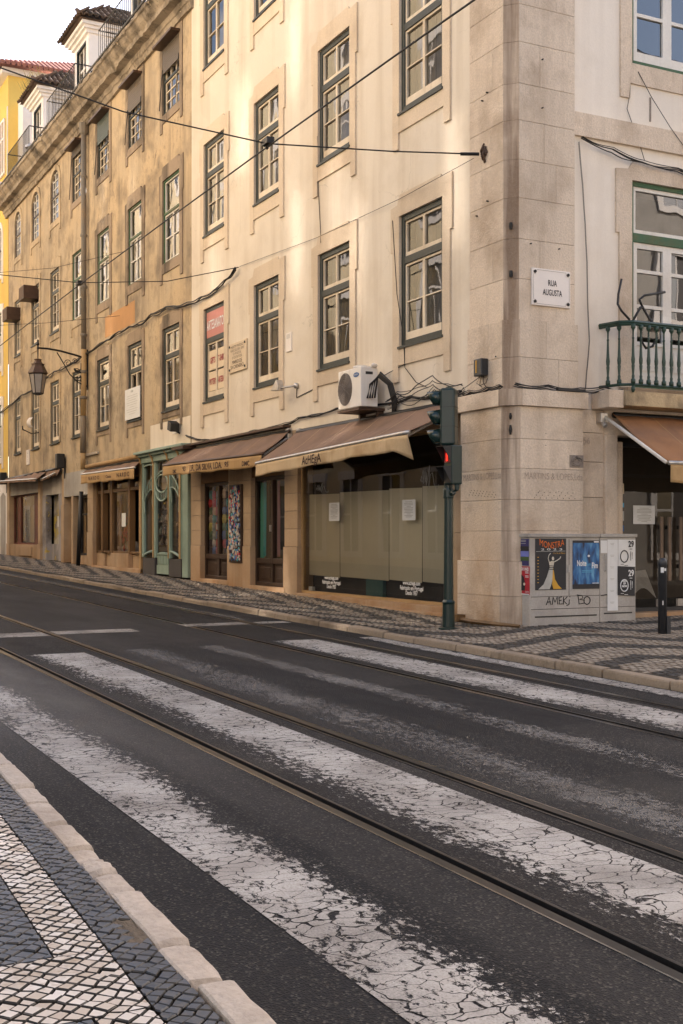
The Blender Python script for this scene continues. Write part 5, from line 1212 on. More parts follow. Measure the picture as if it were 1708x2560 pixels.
sg = empty('wall_sign', (-19.16, D, 4.7), 'narrow white wall sign right of the second window', 'sign'); MB(TL).box(-19.28, -19.05, .0, .02, 4.69, 5.02).build('plate', M['marble'], sg)
tl = MB(TL)
for k in range(4): tl.face([(-19.25, .022, 4.98 - k * .02), (-19.10, .022, 4.98 - k * .02), (-19.10, .022, 4.988 - k * .02), (-19.25, .022, 4.988 - k * .02)])
tl.build('print_lines', M['p_grey'], sg)
nb = empty('notice_board', (-28.1, D, 4.3), 'large white printed notice fixed across the lower half of a window', 'notice')
MB(TL).box(-28.68, -27.50, .055, .07, 4.30, 5.04).build('board', M['notice'], nb); text('AVISO', .07, M['ink'], nb, onL(-28.1, 4.96, .073))
tl = MB(TL)
for k in range(9): ww = (.42, .45, .3, .44, .4, .2, .45, .38, .25)[k]; tl.face([(-28.1 - ww, .073, 4.86 - k * .055), (-28.1 + ww, .073, 4.86 - k * .055), (-28.1 + ww, .073, 4.868 - k * .055), (-28.1 - ww, .073, 4.868 - k * .055)])
tl.build('print_lines', M['p_grey'], nb)
s2 = empty('wall_sign', (-25.2, D, 3.7), 'small white wall sign above the teal shopfront', 'sign'); MB(TL).box(-25.3, -25.05, .0, .02, 3.72, 4.02).build('plate', M['marble'], s2)
s3 = empty('wall_sign', (-39.6, D, 3.8), 'tall white sign with numerals above the rust red shop', 'sign'); MB(TL).box(-39.75, -39.35, .0, .03, 3.82, 4.3).build('plate', M['marble'], s3)
for k, t_ in enumerate('612'): text(t_, .13, M['ink'], s3, onL(-39.55, 4.2 - k * .13, .034))
sp2 = empty('spotlight', (-24.9, D, 3.7), 'dark spotlight above the teal shopfront', 'lamp'); MB(TL).prism([(-25.0, 3.78), (-24.78, 3.72), (-24.74, 3.90), (-24.96, 3.98)], .05, .25).tube([(-24.85, .0, 3.7), (-24.85, .12, 3.75)], .02, 6).build('housing', M['black'], sp2, bevel=.01)
for k, (u, z, lb) in enumerate(((-34.75, 3.45, 'black loudspeaker box on a post above the narrow doorway'), (-42.8, 3.3, 'black box lamp at the edge of the yellow building'))):
    s_ = empty('wall_box', (u, D, z), lb, 'box'); MB(TL).box(u - .12, u + .12, .05, .28, z, z + .42).box(u - .03, u + .03, 0, .05, z - .3, z + .3).build('housing', M['black'], s_, bevel=.02)
# ---- window air conditioners and dish
for k, (u, z) in enumerate(((-38.75, 9.0), (-41.3, 8.75))):
    q = empty('window_air_conditioner', (u, D, z), ('rusty window air conditioner box, the higher of the two', 'rusty window air conditioner box, the lower one at far left')[k], 'air conditioner')
    MB(TL).box(u - .32, u + .38, -.05, .42, z, z + .42).build('casing', M['copper'], q, bevel=.01)
    sl_ = MB(TL)
    for i in range(8): sl_.box(u - .27, u + .33, .42, .43, z + .04 + i * .045, z + .065 + i * .045)
    sl_.build('slat', M['roomp'], q)
ds = empty('satellite_dish', (-37.6, D, 4.6), 'small pale satellite dish on a bent arm below the lantern', 'dish')
MB(TL).surf(lambda i, j: (-37.55 + .28 * (i - .5) * 2 * .5, .5 - .08 * ((2 * i - 1) ** 2 + (2 * j - 1) ** 2), 5.0 + .30 * (j - .5)), 8, 8).build('reflector', M['marble'], ds, smooth=True)
MB(TL).tube([(-38.0, 0, 4.75), (-37.8, .3, 4.68), (-37.5, .5, 4.72), (-37.2, .7, 4.75), (-37.15, .72, 4.85)], .018, 6).build('arm', M['iron'], ds, smooth=True)
# ---- drainpipe
dp = empty('drainpipe', (-32.35, D, .7), 'grey and tan drainpipe running down the ochre facade', 'drainpipe')
MB(TL).lathe(-32.3, .12, [(.07, 12.35), (.12, 12.42), (.14, 12.62), (.14, 12.68), (.05, 12.7)], 8).build('hopper', M['pipe'], dp)
MB(TL).tube([(-32.3, .12, 12.4), (-32.3, .12, 6.55)], .075, 10).build('pipe', M['pipe'], dp, smooth=True)
MB(TL).tube([(-32.3, .12, 6.55), (-32.35, .12, 4.75)], .075, 10).build('pipe', M['pipet'], dp, smooth=True)
MB(TL).tube([(-32.35, .12, 4.75), (-32.38, .12, 3.75)], .085, 10).build('pipe', M['pipe'], dp, smooth=True)
MB(TL).tube([(-32.38, .12, 3.75), (-32.38, .12, 3.3)], .075, 10).build('pipe', M['pipet'], dp, smooth=True)
MB(TL).tube([(-32.42, .16, 2.7), (-32.52, .22, .68)], .06, 10).build('pipe', M['black'], dp, smooth=True)
for z in (11.2, 9.6, 8.2, 6.9, 5.9, 5.2): MB(TL).lathe(-32.31, .12, [(.085, z), (.095, z + .02), (.095, z + .06), (.085, z + .08)], 10).build('collar', M['pipe'], dp)
MB(TL).box(-32.6, -31.2, .02, .06, 3.66, 3.72).build('strap', M['alu'], dp)
# ---- lantern on a wrought iron bracket
ln = empty('street_lantern', (-32.4, D, 5.3), 'old street lantern hanging from a wrought iron wall bracket', 'street lamp')
LX, LY = -32.3, 7.41
def L3(o_, z): return (LX, D - o_, z)
it = MB(); it.tube([L3(.05, 6.30), L3(.35, 6.38), L3(.75, 6.46), L3(1.1, 6.50), L3(1.36, 6.50)], .028, 6)
it.tube([L3(.05, 5.55), L3(.28, 5.65), L3(.5, 5.85), L3(.68, 6.15), L3(.85, 6.42)], .016, 5)
for cz_, co, r in ((5.72, .16, .12), (6.15, .55, .10), (6.22, .36, .07), (5.95, .30, .08), (5.55, .10, .07)):
    it.tube([L3(co + r * (1 - t * .05) * math.cos(t * .55), cz_ + r * (1 - t * .05) * math.sin(t * .55)) for t in range(16)], .011, 5)
it.tube([L3(.02, 5.45), L3(.02, 6.55)], .024, 6)
it.tube([L3(.08, 5.95), L3(.20, 5.92), L3(.34, 5.95), L3(.38, 6.02)], .03, 5); it.tube([L3(.2, 5.92), L3(.2, 6.18)], .01, 4); it.tube([L3(.08, 5.8), L3(.42, 5.76)], .012, 4); it.tube([L3(.08, 5.72), L3(.40, 5.68)], .012, 4)
it.build('bracket', M['iron'], ln)
MB().lathe(LX, LY, [(.012, 6.19), (.018, 6.45), (.03, 6.5), (.02, 6.55), (.045, 6.6), (.02, 6.66), (.03, 6.70), (.0, 6.74)], 8).build('finial', M['iron'], ln)
MB().lathe(LX, LY, [(.22, 5.80), (.265, 5.82), (.25, 5.86), (.165, 6.02), (.16, 6.05), (.175, 6.06), (.17, 6.08), (.12, 6.09), (.085, 6.16), (.095, 6.18), (.10, 6.2), (.02, 6.22)], 6, ph=.35).build('hood', M['copper'], ln)
MB().lathe(LX, LY, [(.135, 5.30), (.215, 5.79)], 6, ph=.35).build('glass_body', M['lampglass'], ln)
fb = MB()
for k in range(6):
    a = .35 + k * 1.0472; fb.tube([(LX + .137 * math.cos(a), LY + .137 * math.sin(a), 5.29), (LX + .219 * math.cos(a), LY + .219 * math.sin(a), 5.80)], .012, 4)
fb.lathe(LX, LY, [(.06, 5.24), (.14, 5.27), (.145, 5.30), (.13, 5.305)], 6, ph=.35).build('frame', M['iron'], ln)

# ================================================================== STREET FURNITURE
# ---- traffic light
tx, ty = -12.72, 7.99; tz = zf(tx, ty)
tf_ = empty('traffic_light', (tx, ty, tz), 'dark green traffic light with a red pedestrian signal on the kerb', 'traffic light')
MB().lathe(tx, ty, [(.13, tz - .01), (.13, tz + .01), (.078, tz + .02), (.075, tz + .30), (.082, tz + .33), (.062, tz + .36), (.055, tz + 1.2), (.052, 2.62)], 14).build('pole', M['tgreen'], tf_, smooth=False)
hx, hy = tx - .02, ty - .01
HA = math.atan2(-.72, -.69)                       # direction the vehicle signal faces
def TH_(a, b, c): return (tx + a * math.cos(HA) - b * math.sin(HA), ty + a * math.sin(HA) + b * math.cos(HA), c)
MB(TH_).box(-.10, .09, -.115, .115, 2.575, 3.285).build('signal_head', M['tgreen'], tf_, bevel=.03)
MB(TH_).lathe(-.01, 0, [(.05, 3.28), (.05, 3.30), (.03, 3.31)], 10).build('cap', M['tgreen'], tf_)
for z in (2.81, 3.05): MB(TH_).box(-.102, .092, -.117, .117, z - .002, z + .002).build('seam', M['groove'], tf_)
TGV = simple('visor_green', (.010, .028, .025), .15, var=.1)
for k, z in enumerate((2.69, 2.93, 3.17)):
    v = MB(TH_); n = 18; rings = []
    for a_, dx in ((0, .09), (1, .25)):
        ring = []
        for i in range(n + 1):
            an = math.pi * (-.30 + 1.6 * i / n); r = .10 - .008 * a_
            ring.append(v.p(dx + (0 if a_ == 0 else .05 * (math.sin(an) - .6)), r * math.cos(an), z + r * math.sin(an) - .012 * a_))
        rings.append(ring)
    for i in range(n): v.f.append([rings[0][i], rings[0][i + 1], rings[1][i + 1], rings[1][i]])
    v.build('visor', TGV, tf_, smooth=True, solid=.006)
    MB(TH_).tube([(.088, 0, z), (.10, 0, z)], .092, 16).build('lens', M['black'], tf_)
# pedestrian signal facing the crossing
px, py = tx + .07, ty + .0
MB().box(px - .07, px + .11, py - .07, py + .09, 2.09, 2.575).build('pedestrian_head', M['tgreen'], tf_, bevel=.018)
for z0_, z1_, mt, lit in ((2.36, 2.56, 'redoff', True), (2.11, 2.31, 'black', False)):
    v = MB(); y0_, y1_ = py - .07, py - .19; a, b_ = px - .07, px + .10
    v.face([(a, y0_, z1_), (b_, y0_, z1_), (b_ - .0, y1_, z1_), (a, y1_, z1_)])
    for x in (a, b_): v.face([(x, y0_, z0_), (x, y0_, z1_), (x, y1_, z1_)])
    v.build('visor', M['black'], tf_, solid=.006)
    MB().box(a + .02, b_ - .02, y0_ - .006, y0_ + .02, z0_ + .005, z1_ - .005).build('lens', M[mt], tf_)
    if lit:
        mn = MB(); c = (a + b_) / 2; yy = y0_ - .012
        mn.lathe(c, 0, [(.0, 0)], 3) if False else None
        for bx_ in ((c - .012, c + .012, z0_ + .12, z0_ + .142), (c - .019, c + .019, z0_ + .072, z0_ + .116), (c - .016, c - .003, z0_ + .02, z0_ + .07), (c + .003, c + .016, z0_ + .02, z0_ + .07)): mn.box(bx_[0], bx_[1], yy, yy + .005, bx_[2], bx_[3])
        mn.build('red_man', M['red'], tf_)
MB().tube([(tx + .05, ty, 1.98), (tx + .12, ty, 1.99), (tx + .16, ty + .02, 2.03), (tx + .16, ty + .02, 2.09)], .032, 8).lathe(tx, ty, [(.062, 1.92), (.066, 1.94), (.066, 2.03), (.06, 2.05)], 12).build('bracket', M['tgreen'], tf_, smooth=False)
# ---- bollard
bx, by = -10.64, 9.57; bz = zf(bx, by)
bo = empty('bollard', (bx, by, bz), 'dark scuffed steel bollard on the patterned pavement', 'bollard')
MB().lathe(bx, by, [(.05, bz), (.05, bz + .78), (.053, bz + .785), (.053, bz + .83), (.044, bz + .855), (.02, bz + .868), (.0, bz + .87)], 16).build('post', M['anthr'], bo, smooth=True)
MB().box(bx - .02, bx + .055, by + .02, by + .075, bz, bz + .2).build('foot', M['anthr'], bo)
stk = MB()
for a0, a1, z0_, z1_ in ((-1.1, -.4, .70, .76), (-.3, .2, .72, .75), (-.7, -.5, .33, .38)):
    stk.surf(lambda i, j: (bx + .0512 * math.cos(a0 + (a1 - a0) * i), by + .0512 * math.sin(a0 + (a1 - a0) * i), bz + z0_ + (z1_ - z0_) * j), 5, 1)
stk.build('sticker', M['notice'], bo)
# ---- electricity cabinets with posters
CX, CZ = -12.17, .33
def TC(u, o, w_): return (CX + o, u, w_)
cb = empty('electricity_cabinet', (CX, 9.4, CZ), 'wide grey concrete electricity cabinet pasted with posters', 'cabinet')
MB(TC).box(8.82, 9.905, -.27, 0, CZ, 1.44).build('body', M['conc'], cb, bevel=.008)
MB(TC).box(8.80, 9.905, -.28, .02, 1.44, 1.485).build('lid', M['conc'], cb, bevel=.008)
ln_ = MB(TC)
for z in (.70, .545): ln_.box(8.84, 9.90, .0, .002, z, z + .006)
ln_.box(9.42, 9.426, .0, .002, .71, 1.42).build('door_joint', M['concd'], cb)
MB(TC).box(8.9, 9.86, -.01, .003, .445, .462).build('vent_slot', M['concd'], cb)
MB(TC).box(9.40, 9.43, .0, .02, 1.0, 1.09).build('hinge', M['conc'], cb)
c2 = empty('electricity_cabinet', (CX, 10.2, CZ), 'narrow grey concrete electricity cabinet with pale 29 posters', 'cabinet')
MB(TC).box(9.915, 10.50, -.27, -.004, CZ, 1.44).build('body', M['conc'], c2, bevel=.008); MB(TC).box(9.915, 10.515, -.28, .016, 1.44, 1.485).build('lid', M['conc'], c2, bevel=.008)
ln_ = MB(TC)
for z in (.70, .545): ln_.box(9.92, 10.49, -.004, -.002, z, z + .006)
ln_.build('door_joint', M['concd'], c2); MB(TC).box(9.98, 10.44, -.01, -.001, .46, .477).build('vent_slot', M['concd'], c2); MB(TC).tube([(9.99, .0, 1.0), (9.99, .02, 1.02), (9.99, .02, 1.2), (9.99, .0, 1.22)], .008, 5).build('handle', M['conc'], c2)
def sheet(T, u0, u1, w0, w1, o, mat, parent, name='poster', sk=0.0, lab=None):
    q = MB(T); q.surf(lambda i, j: (u0 + (u1 - u0) * i, o + .0012 * math.sin(i * 9 + j * 7) , w0 + (w1 - w0) * j + sk * (i - .5)), 6, 6); p_ = q.build(name, M[mat] if isinstance(mat, str) else mat, parent, smooth=True, recalc=False)
    if lab: p_['label'] = lab
    return p_
def poly(T, pts, o, mat, parent, name='print'): return MB(T).face([(u, o, w_) for u, w_ in pts]).build(name, M[mat] if isinstance(mat, str) else mat, parent, recalc=False)
def TCa(u, o, w_): return TC(8.90 + (u - 8.90) * 1.25, o, .785 + (w_ - .86) * 1.185)
def TCb(u, o, w_): return TC(9.475 + (u - 9.385) * 1.265, o, .79 + (w_ - .87) * 1.185)
# dancer poster
sheet(TCa, 8.90, 9.28, .86, 1.40, .004, 'p_dark', cb, lab='black poster with a dancing figure in a long dress')
text('MONSTRA', .095, M['p_org'], cb, lambda x, y: TCa(9.10 + x, .009, 1.325 + y + 1.6 * x * x), width=.30, bold=.0); text('2 0 2 3', .03, M['inkw'], cb, lambda x, y: TCa(9.10 + x, .009, 1.285 + y), width=.26)
text('15 a 26 de Março', .022, M['p_yel'], cb, lambda x, y: TCa(9.19 + x, .009, 1.245 + y), width=.15); poly(TCa, [(8.91, 1.262), (9.27, 1.266), (9.27, 1.27), (8.91, 1.266)], .008, 'p_grey', cb)
for k in range(9): poly(TCa, [(8.925, 1.20 - k * .033), (8.943, 1.20 - k * .033), (8.943, 1.207 - k * .033), (8.925, 1.207 - k * .033)], .008, 'p_yel', cb)
poly(TCa, [(9.075, 1.10), (9.115, 1.10), (9.115, .99), (9.10, .93), (9.075, .868), (8.935, .868), (9.0, .92), (9.04, 1.0)], .008, 'p_grey', cb)
poly(TCa, [(9.115, 1.10), (9.125, 1.06), (9.14, .97), (9.18, .91), (9.225, .87), (9.12, .868), (9.105, .92)], .0085, 'p_yel', cb)
poly(TCa, [(9.075, 1.10), (9.065, 1.15), (9.10, 1.165), (9.13, 1.16), (9.12, 1.10)], .009, 'p_skin', cb)
for k in range(3): poly(TCa, [(9.06, 1.075 + k * .018), (9.128, 1.07 + k * .018), (9.128, 1.078 + k * .018), (9.06, 1.083 + k * .018)], .0095, 'ink', cb)
MB(TCa).tube([(9.07, .009, 1.15), (9.055, .009, 1.19), (9.065, .009, 1.225), (9.085, .009, 1.245)], .006, 4).tube([(9.13, .009, 1.155), (9.165, .009, 1.17), (9.20, .009, 1.19), (9.21, .009, 1.21)], .006, 4).build('print', M['p_skin'], cb)
disc(TCa, 9.115, 1.19, .014, .02, .007, .010, 12).build('print', M['p_skin'], cb)
# blue film poster
def bluep():
    m, t, b = newmat('blue_poster_print'); N = t.nodes.new; L = t.links.new; g = N('ShaderNodeNewGeometry'); k = N('ShaderNodeMapping'); k.inputs['Scale'].default_value = (1, 9, 3); n = N('ShaderNodeTexNoise'); n.inputs['Scale'].default_value = 1.3; n.inputs['Detail'].default_value = 7
    r = N('ShaderNodeValToRGB'); L(g.outputs['Position'], k.inputs[0]); L(k.outputs[0], n.inputs['Vector']); L(n.outputs[0], r.inputs[0]); L(r.outputs[0], b.inputs['Base Color'])
    e = r.color_ramp.elements; e[0].position = .38; e[0].color = (.005, .012, .04, 1); e[1].position = .78; e[1].color = (.16, .42, .62, 1); x = e.new(.52); x.color = (.012, .11, .30, 1); b.inputs['Roughness'].default_value = .4; return m
sheet(TCb, 9.385, 9.72, .87, 1.385, .005, bluep(), cb, lab='blue film poster with white words'); sheet(TCb, 9.385, 9.72, .87, .92, .0075, 'p_dark', cb, 'print'); sheet(TCb, 9.385, 9.72, 1.36, 1.385, .0075, 'p_dark', cb, 'print')
text('Noite', .085, M['inkw'], cb, lambda x, y: TCb(9.495 + x, .0095, 1.14 + y), width=.115, bold=.002); text('sem', .05, M['p_lblue'], cb, lambda x, y: TCb(9.585 + x, .0095, 1.13 + y), width=.055); text('Fim', .085, M['inkw'], cb, lambda x, y: TCb(9.66 + x, .0095, 1.115 + y), width=.075, bold=.002)
for z in (1.06, 1.045): sheet(TCb, 9.5, 9.63, z, z + .006, .009, 'p_lblue', cb, 'print')
sheet(TCb, 9.63, 9.71, .925, .932, .009, 'inkw', cb, 'print'); sheet(TCb, 9.65, 9.71, 1.363, 1.378, .009, 'inkw', cb, 'print')
disc(TCb, 9.585, 1.22, .014, .012, .006, .009, 14).build('print', M['inkw'], cb)
# two posters on the cabinet's side
def TS(u, o, w_): return (u, 8.82 - o, w_)
sheet(TS, -12.43, -12.18, 1.09, 1.42, .004, 'p_navy', cb, lab='navy concert poster on the cabinet side'); sheet(TS, -12.43, -12.18, 1.20, 1.27, .006, 'p_sky', cb, 'print'); sheet(TS, -12.43, -12.18, 1.27, 1.33, .006, 'p_dark', cb, 'print'); sheet(TS, -12.43, -12.18, 1.15, 1.20, .006, 'p_grn', cb, 'print')
for z in (1.40, 1.385, 1.36): sheet(TS, -12.41, -12.24, z, z + .006, .007, 'p_grey', cb, 'print')
sheet(TS, -12.41, -12.16, .73, 1.08, .006, 'p_red', cb, lab='red concert poster on the cabinet side'); text('SERGIO ONZE', .05, M['inkw'], cb, lambda x, y: (-12.285 + x, 8.82 - .009, 1.045 + y), width=.21, bold=.002)
for z in (1.01, .995, .96, .945): sheet(TS, -12.25, -12.18, z, z + .007, .009, 'inkw', cb, 'print')
poly(TS, [(-12.36, .78), (-12.26, .78), (-12.25, .87), (-12.28, .95), (-12.33, .98), (-12.35, .88)], .009, 'p_dark', cb); disc(TS, -12.27, .86, .02, .018, .006, .010, 10).build('print', M['p_skin'], cb); sheet(TS, -12.40, -12.17, .73, .742, .009, 'inkw', cb, 'print')
text('01/04', .03, M['inkw'], cb, lambda x, y: (-12.21 + x, 8.82 - .009, .765 + y), width=.07)
# pale 29 posters
sheet(TC, 10.03, 10.20, .50, 1.41, .004, 'notice', c2, lab='white paper strip pasted top to bottom'); sheet(TC, 10.205, 10.485, 1.06, 1.41, .006, 'notice', c2, lab='white poster numbered 29'); sheet(TC, 9.92, 10.025, 1.24, 1.40, .005, 'notice', c2)
sheet(TC, 10.19, 10.475, .69, 1.065, .009, 'p_dark', c2, sk=-.015, lab='black poster numbered 29')
for zc, mt in ((1.36, 'ink'), (.985, 'inkw')):
    text('29', .11, M[mt], c2, lambda x, y: (CX + .0135, 10.41 + x, zc - .01 + y), width=.09, bold=.003); sheet(TC, 10.385, 10.43, zc - .075, zc - .067, .0125, mt, c2, 'print')
    q = MB(TC); q.tube([(10.30 + .062 * math.cos(t * .2618), .012, zc - .165 + .075 * math.sin(t * .2618)) for t in range(24)], .007, 4, close=True); q.build('print', M[mt], c2)
    sheet(TC, 10.40, 10.408, zc - .22, zc - .10, .0125, mt, c2, 'print'); sheet(TC, 10.425, 10.432, zc - .20, zc - .11, .0125, mt, c2, 'print'); sheet(TC, 10.24, 10.29, zc - .27, zc - .264, .0125, mt, c2, 'print'); sheet(TC, 10.30, 10.36, zc - .285, zc - .279, .0125, mt, c2, 'print')
text('KIDS\nOF\nNOW', .035, M['inkw'], c2, lambda x, y: (CX + .0135, 10.30 + x, .845 + y), width=.085, bold=.002)
for k in range(6): sheet(TC, 10.07, 10.14, 1.36 - k * .15, 1.364 - k * .15, .0075, 'p_grey', c2, 'print'); sheet(TC, 10.08, 10.13, 1.345 - k * .15, 1.349 - k * .15, .0075, 'p_grey', c2, 'print')
# graffiti word
GI = M['ink']
def gf(pts, par): MB(TC).tube([(u, .004, w_) for u, w_ in pts], .006, 5).build('graffiti', GI, par)
ux, uz, k_ = 9.07, .60, .10
for st_ in ([(0, 0), (.45, 1.0), (.75, 0)], [(.15, .35), (.7, .4)], [(.95, 0), (1.1, .95), (1.4, .3), (1.75, 1.0), (1.85, .05)], [(2.5, .95), (2.05, .9), (2.1, .05), (2.6, .1)], [(2.08, .5), (2.45, .55)], [(2.8, .95), (2.75, 0)], [(3.4, .95), (2.8, .45), (3.3, .05)], [(3.75, .6), (3.7, .0), (3.3, -.15)], [(3.8, .95), (3.85, .9)]): gf([(ux + a * k_ * .95, uz + b_ * k_) for a, b_ in st_], cb)
ux = 9.56
for st_ in ([(0, 1.1), (.15, 0), (.8, .1), (.85, .45), (.2, .6), (.65, .75), (.55, 1.05), (-.1, 1.15)], [(1.2 + .42 * math.cos(t * .5), .42 + .5 * math.sin(t * .5)) for t in range(14)]): gf([(ux + a * k_ * 1.2, uz + b_ * k_) for a, b_ in st_], cb)
gf([(9.93, .70), (10.02, .71)], c2)
# ---- street name plate
pl = empty('street_name_plate', (BX, 9.3, 4.4), 'white marble plate reading RUA AUGUSTA on the stone pilaster', 'street sign')
def TP(u, o, w_): return (BX + o, u, w_)
MB(TP).box(8.99, 9.585, .0, .03, 4.355, 4.82).build('slab', M['marble'], pl, bevel=.006)
lf = [(9.06, 4.375), (9.515, 4.375), (9.515, 4.40), (9.54, 4.425), (9.565, 4.43), (9.565, 4.745), (9.54, 4.75), (9.515, 4.775), (9.515, 4.80), (9.06, 4.80), (9.06, 4.775), (9.035, 4.75), (9.01, 4.745), (9.01, 4.43), (9.035, 4.425), (9.06, 4.40)]
MB(TP).tube([(u, .031, z) for u, z in lf], .002, 4, close=True).build('border_line', M['inkf'], pl)
text('RUA', .105, M['ink'], pl, lambda x, y: (BX + .0335, 9.30 + x, 4.645 + y), width=.135, bold=.0015); text('AUGUSTA', .105, M['ink'], pl, lambda x, y: (BX + .0335, 9.30 + x, 4.525 + y), width=.30, bold=.0015)
for u in (9.03, 9.545):
    for z in (4.40, 4.775): MB(TP).tube([(u, .03, z), (u, .045, z)], .02, 8).build('bolt', M['iron'], pl)
# ---- alarm box on the pilaster
al = empty('alarm_box', (-12.9, AY, 3.5), 'small dark alarm box with a yellow strip on the pilaster', 'alarm box')
MB().box(-13.0, -12.82, AY - .13, AY - .02, 3.50, 3.72).build('housing', M['anthr'], al, bevel=.012); MB().box(-12.945, -12.925, AY - .134, AY - .128, 3.54, 3.70).build('strip', M['p_yel'], al)
# ---- timber lying at the foot of the pilaster
tb = empty('timber_strip', (-12.9, 8.5, zf(-12.9, 8.5)), 'weathered timber strip lying at the foot of the pilaster', 'timber')
MB().tube([(-13.35, 8.50, zf(-13.35, 8.5) + .03), (-12.9, 8.46, zf(-12.9, 8.46) + .03), (-12.4, 8.55, zf(-12.4, 8.55) + .02), (-12.1, 8.62, zf(-12.1, 8.62) + .02)], [.035, .03, .03, .02], 5).box(-13.4, -13.2, 8.42, 8.55, zf(-13.3, 8.5), zf(-13.3, 8.5) + .09).build('wood', M['woodl'], tb)
dc = empty('drain_cover', (-11.3, 9.2, zf(-11.3, 9.2)), 'small dark drain cover in the pavement near the bollard', 'drain cover')
MB().lathe(-11.3, 9.05, [(.11, zf(-11.3, 9.05) - .005), (.11, zf(-11.3, 9.05) + .006)], 16).build('lid', M['copper'], dc)

# ================================================================== CABLES
rdc = random.Random(31)
def bundle(name, label, pts, n, spread, r, o_, T=TL, sub=6, group=None):
    root = empty(name, T(pts[0][0], 0, pts[0][1]), label, 'cable', group)
    for k in range(n):
        path = []; ph = rdc.uniform(0, 9)
        for i in range(len(pts) - 1):
            for s in range(sub):
                t = s / sub; u = pts[i][0] + (pts[i + 1][0] - pts[i][0]) * t; z = pts[i][1] + (pts[i + 1][1] - pts[i][1]) * t
                sg_ = -.025 * math.sin(math.pi * t)
                path.append((u, o_ + .012 * k + abs(spread * .5 * noise.noise((u * 2.3, k * 1.7, 4))), z + sg_ + spread * noise.noise((u * 1.7 + ph, k * 3.3, 0)) + (k - n / 2) * spread * .3))
        path.append((pts[-1][0], o_ + .012 * k, pts[-1][1] + (k - n / 2) * spread * .2))
        MB(T).tube(path, r * rdc.uniform(.8, 1.3), 5).build('strand', M['cable'], root, smooth=True)
    return root
bundle('wall_cable', 'thick cable bundle sagging from the wall hook across the ochre facade', [(-21.46, 6.60), (-22.0, 6.48), (-22.61, 6.38), (-23.3, 6.36), (-24.13, 6.38), (-25.54, 6.53), (-26.6, 6.55), (-27.42, 6.49), (-28.3, 6.56), (-29.17, 6.56), (-30.8, 6.50), (-32.42, 6.44), (-34, 6.36), (-35.8, 6.40), (-37.2, 6.30), (-38.7, 6.15), (-40.2, 6.18), (-42.6, 5.95), (-45, 5.9)], 3, .05, .014, .06)
bundle('wall_cable', 'tangle of black cables above the awnings of the cream building', [(-24.4, 3.62), (-23.2, 3.44), (-22, 3.40), (-20.61, 3.42), (-19.25, 3.44), (-18.71, 3.50), (-17.23, 3.52), (-15.79, 3.44), (-14.9, 3.46), (-14.2, 3.40), (-13.6, 3.40)], 3, .035, .009, .02)
bundle('wall_cable', 'messy cables fanning right of the air conditioner', [(-15.5, 3.42), (-15.2, 3.50), (-14.7, 3.47), (-14.2, 3.58), (-13.8, 3.44), (-13.45, 3.42)], 6, .11, .006, .05)
bundle('wall_cable', 'black cables lying on the ledge around the corner pilaster', [(8.70, 3.33), (9.2, 3.34), (9.7, 3.33), (10.1, 3.36), (10.4, 3.36)], 5, .03, .006, .13, TR)
bundle('wall_cable', 'black cables lying on the ledge of the pilaster above the shop', [(-13.6, 3.33), (-13.2, 3.335), (-12.8, 3.34), (-12.5, 3.34)], 5, .03, .006, .12)
MB(TP).box(9.35, 9.78, .04, .09, 3.295, 3.33).build('cable_joint', M['cable'], cream)
bundle('wall_cable', 'vertical loose cables beside the balcony', [(9.80, 6.55), (9.86, 6.0), (9.90, 5.5), (9.93, 5.0), (9.94, 4.5), (9.97, 4.0), (9.92, 3.55), (9.90, 3.35)], 2, .03, .0035, .02, TR)
bundle('wall_cable', 'cables strung below the string course of the side facade', [(9.80, 6.60), (10.3, 6.50), (10.8, 6.42), (11.4, 6.40), (12.2, 6.33), (13.5, 6.3)], 4, .035, .006, .07, TR)
def wire(name, label, paths, r, mat='cable', cat='wire'):
    a = empty(name, paths[0][0], label, cat)
    for p in paths: MB().tube(p, r, 5).build('strand', M[mat], a, smooth=True)
    return a
wire('loose_wire', 'thin wire curling down from the upper side window', [[(XR + .02, 10.66, 7.6), (XR + .03, 10.64, 7.3), (XR + .02, 10.60, 7.1), (XR + .02, 10.72, 6.85), (XR + .02, 10.82, 6.65), (XR + .06, 10.86, 6.45)]], .005)
wire('loose_wire', 'thin wire falling diagonally from the upper side window', [[(XR + .03, 10.78, 7.62), (XR + .05, 11.0, 7.3), (XR + .07, 11.3, 6.95), (XR + .07, 11.9, 6.4)]], .005)
wire('loose_wire', 'thin slack cable on the wall between the third floor windows', [[(-17.99, D - .03, 8.1), (-18.0, D - .012, 7.3), (-17.92, D - .012, 6.6), (-17.85, D - .035, 6.3)]], .006)
wire('loose_wire', 'wire dropping from the first window to the traffic light', [[(-15.45, D - .035, 6.1), (-15.32, D - .035, 5.0), (-15.12, D - .035, 4.3), (-15.1, D - .03, 3.9), (-14.8, D - .02, 3.65), (-14.5, D - .03, 3.55)], [(-15.1, D - .035, 4.2), (-15.1, D - .02, 3.95), (-15.75, D - .03, 3.85)]], .006)
wire('loose_wire', 'drooping wire loops under the alarm box', [[(-12.95, AY - .06, 3.5), (-13.0, AY - .08, 3.42), (-12.9, AY - .06, 3.36)], [(-12.88, AY - .06, 3.5), (-12.84, AY - .08, 3.40), (-12.82, AY - .06, 3.36)], [(-12.95, AY - .06, 3.5), (-13.2, AY - .07, 3.42), (-13.4, AY - .08, 3.36)], [(-12.92, AY - .06, 3.5), (-12.93, AY - .08, 3.38), (-12.80, AY - .07, 3.40), (-12.78, AY - .06, 3.46)]], .005)
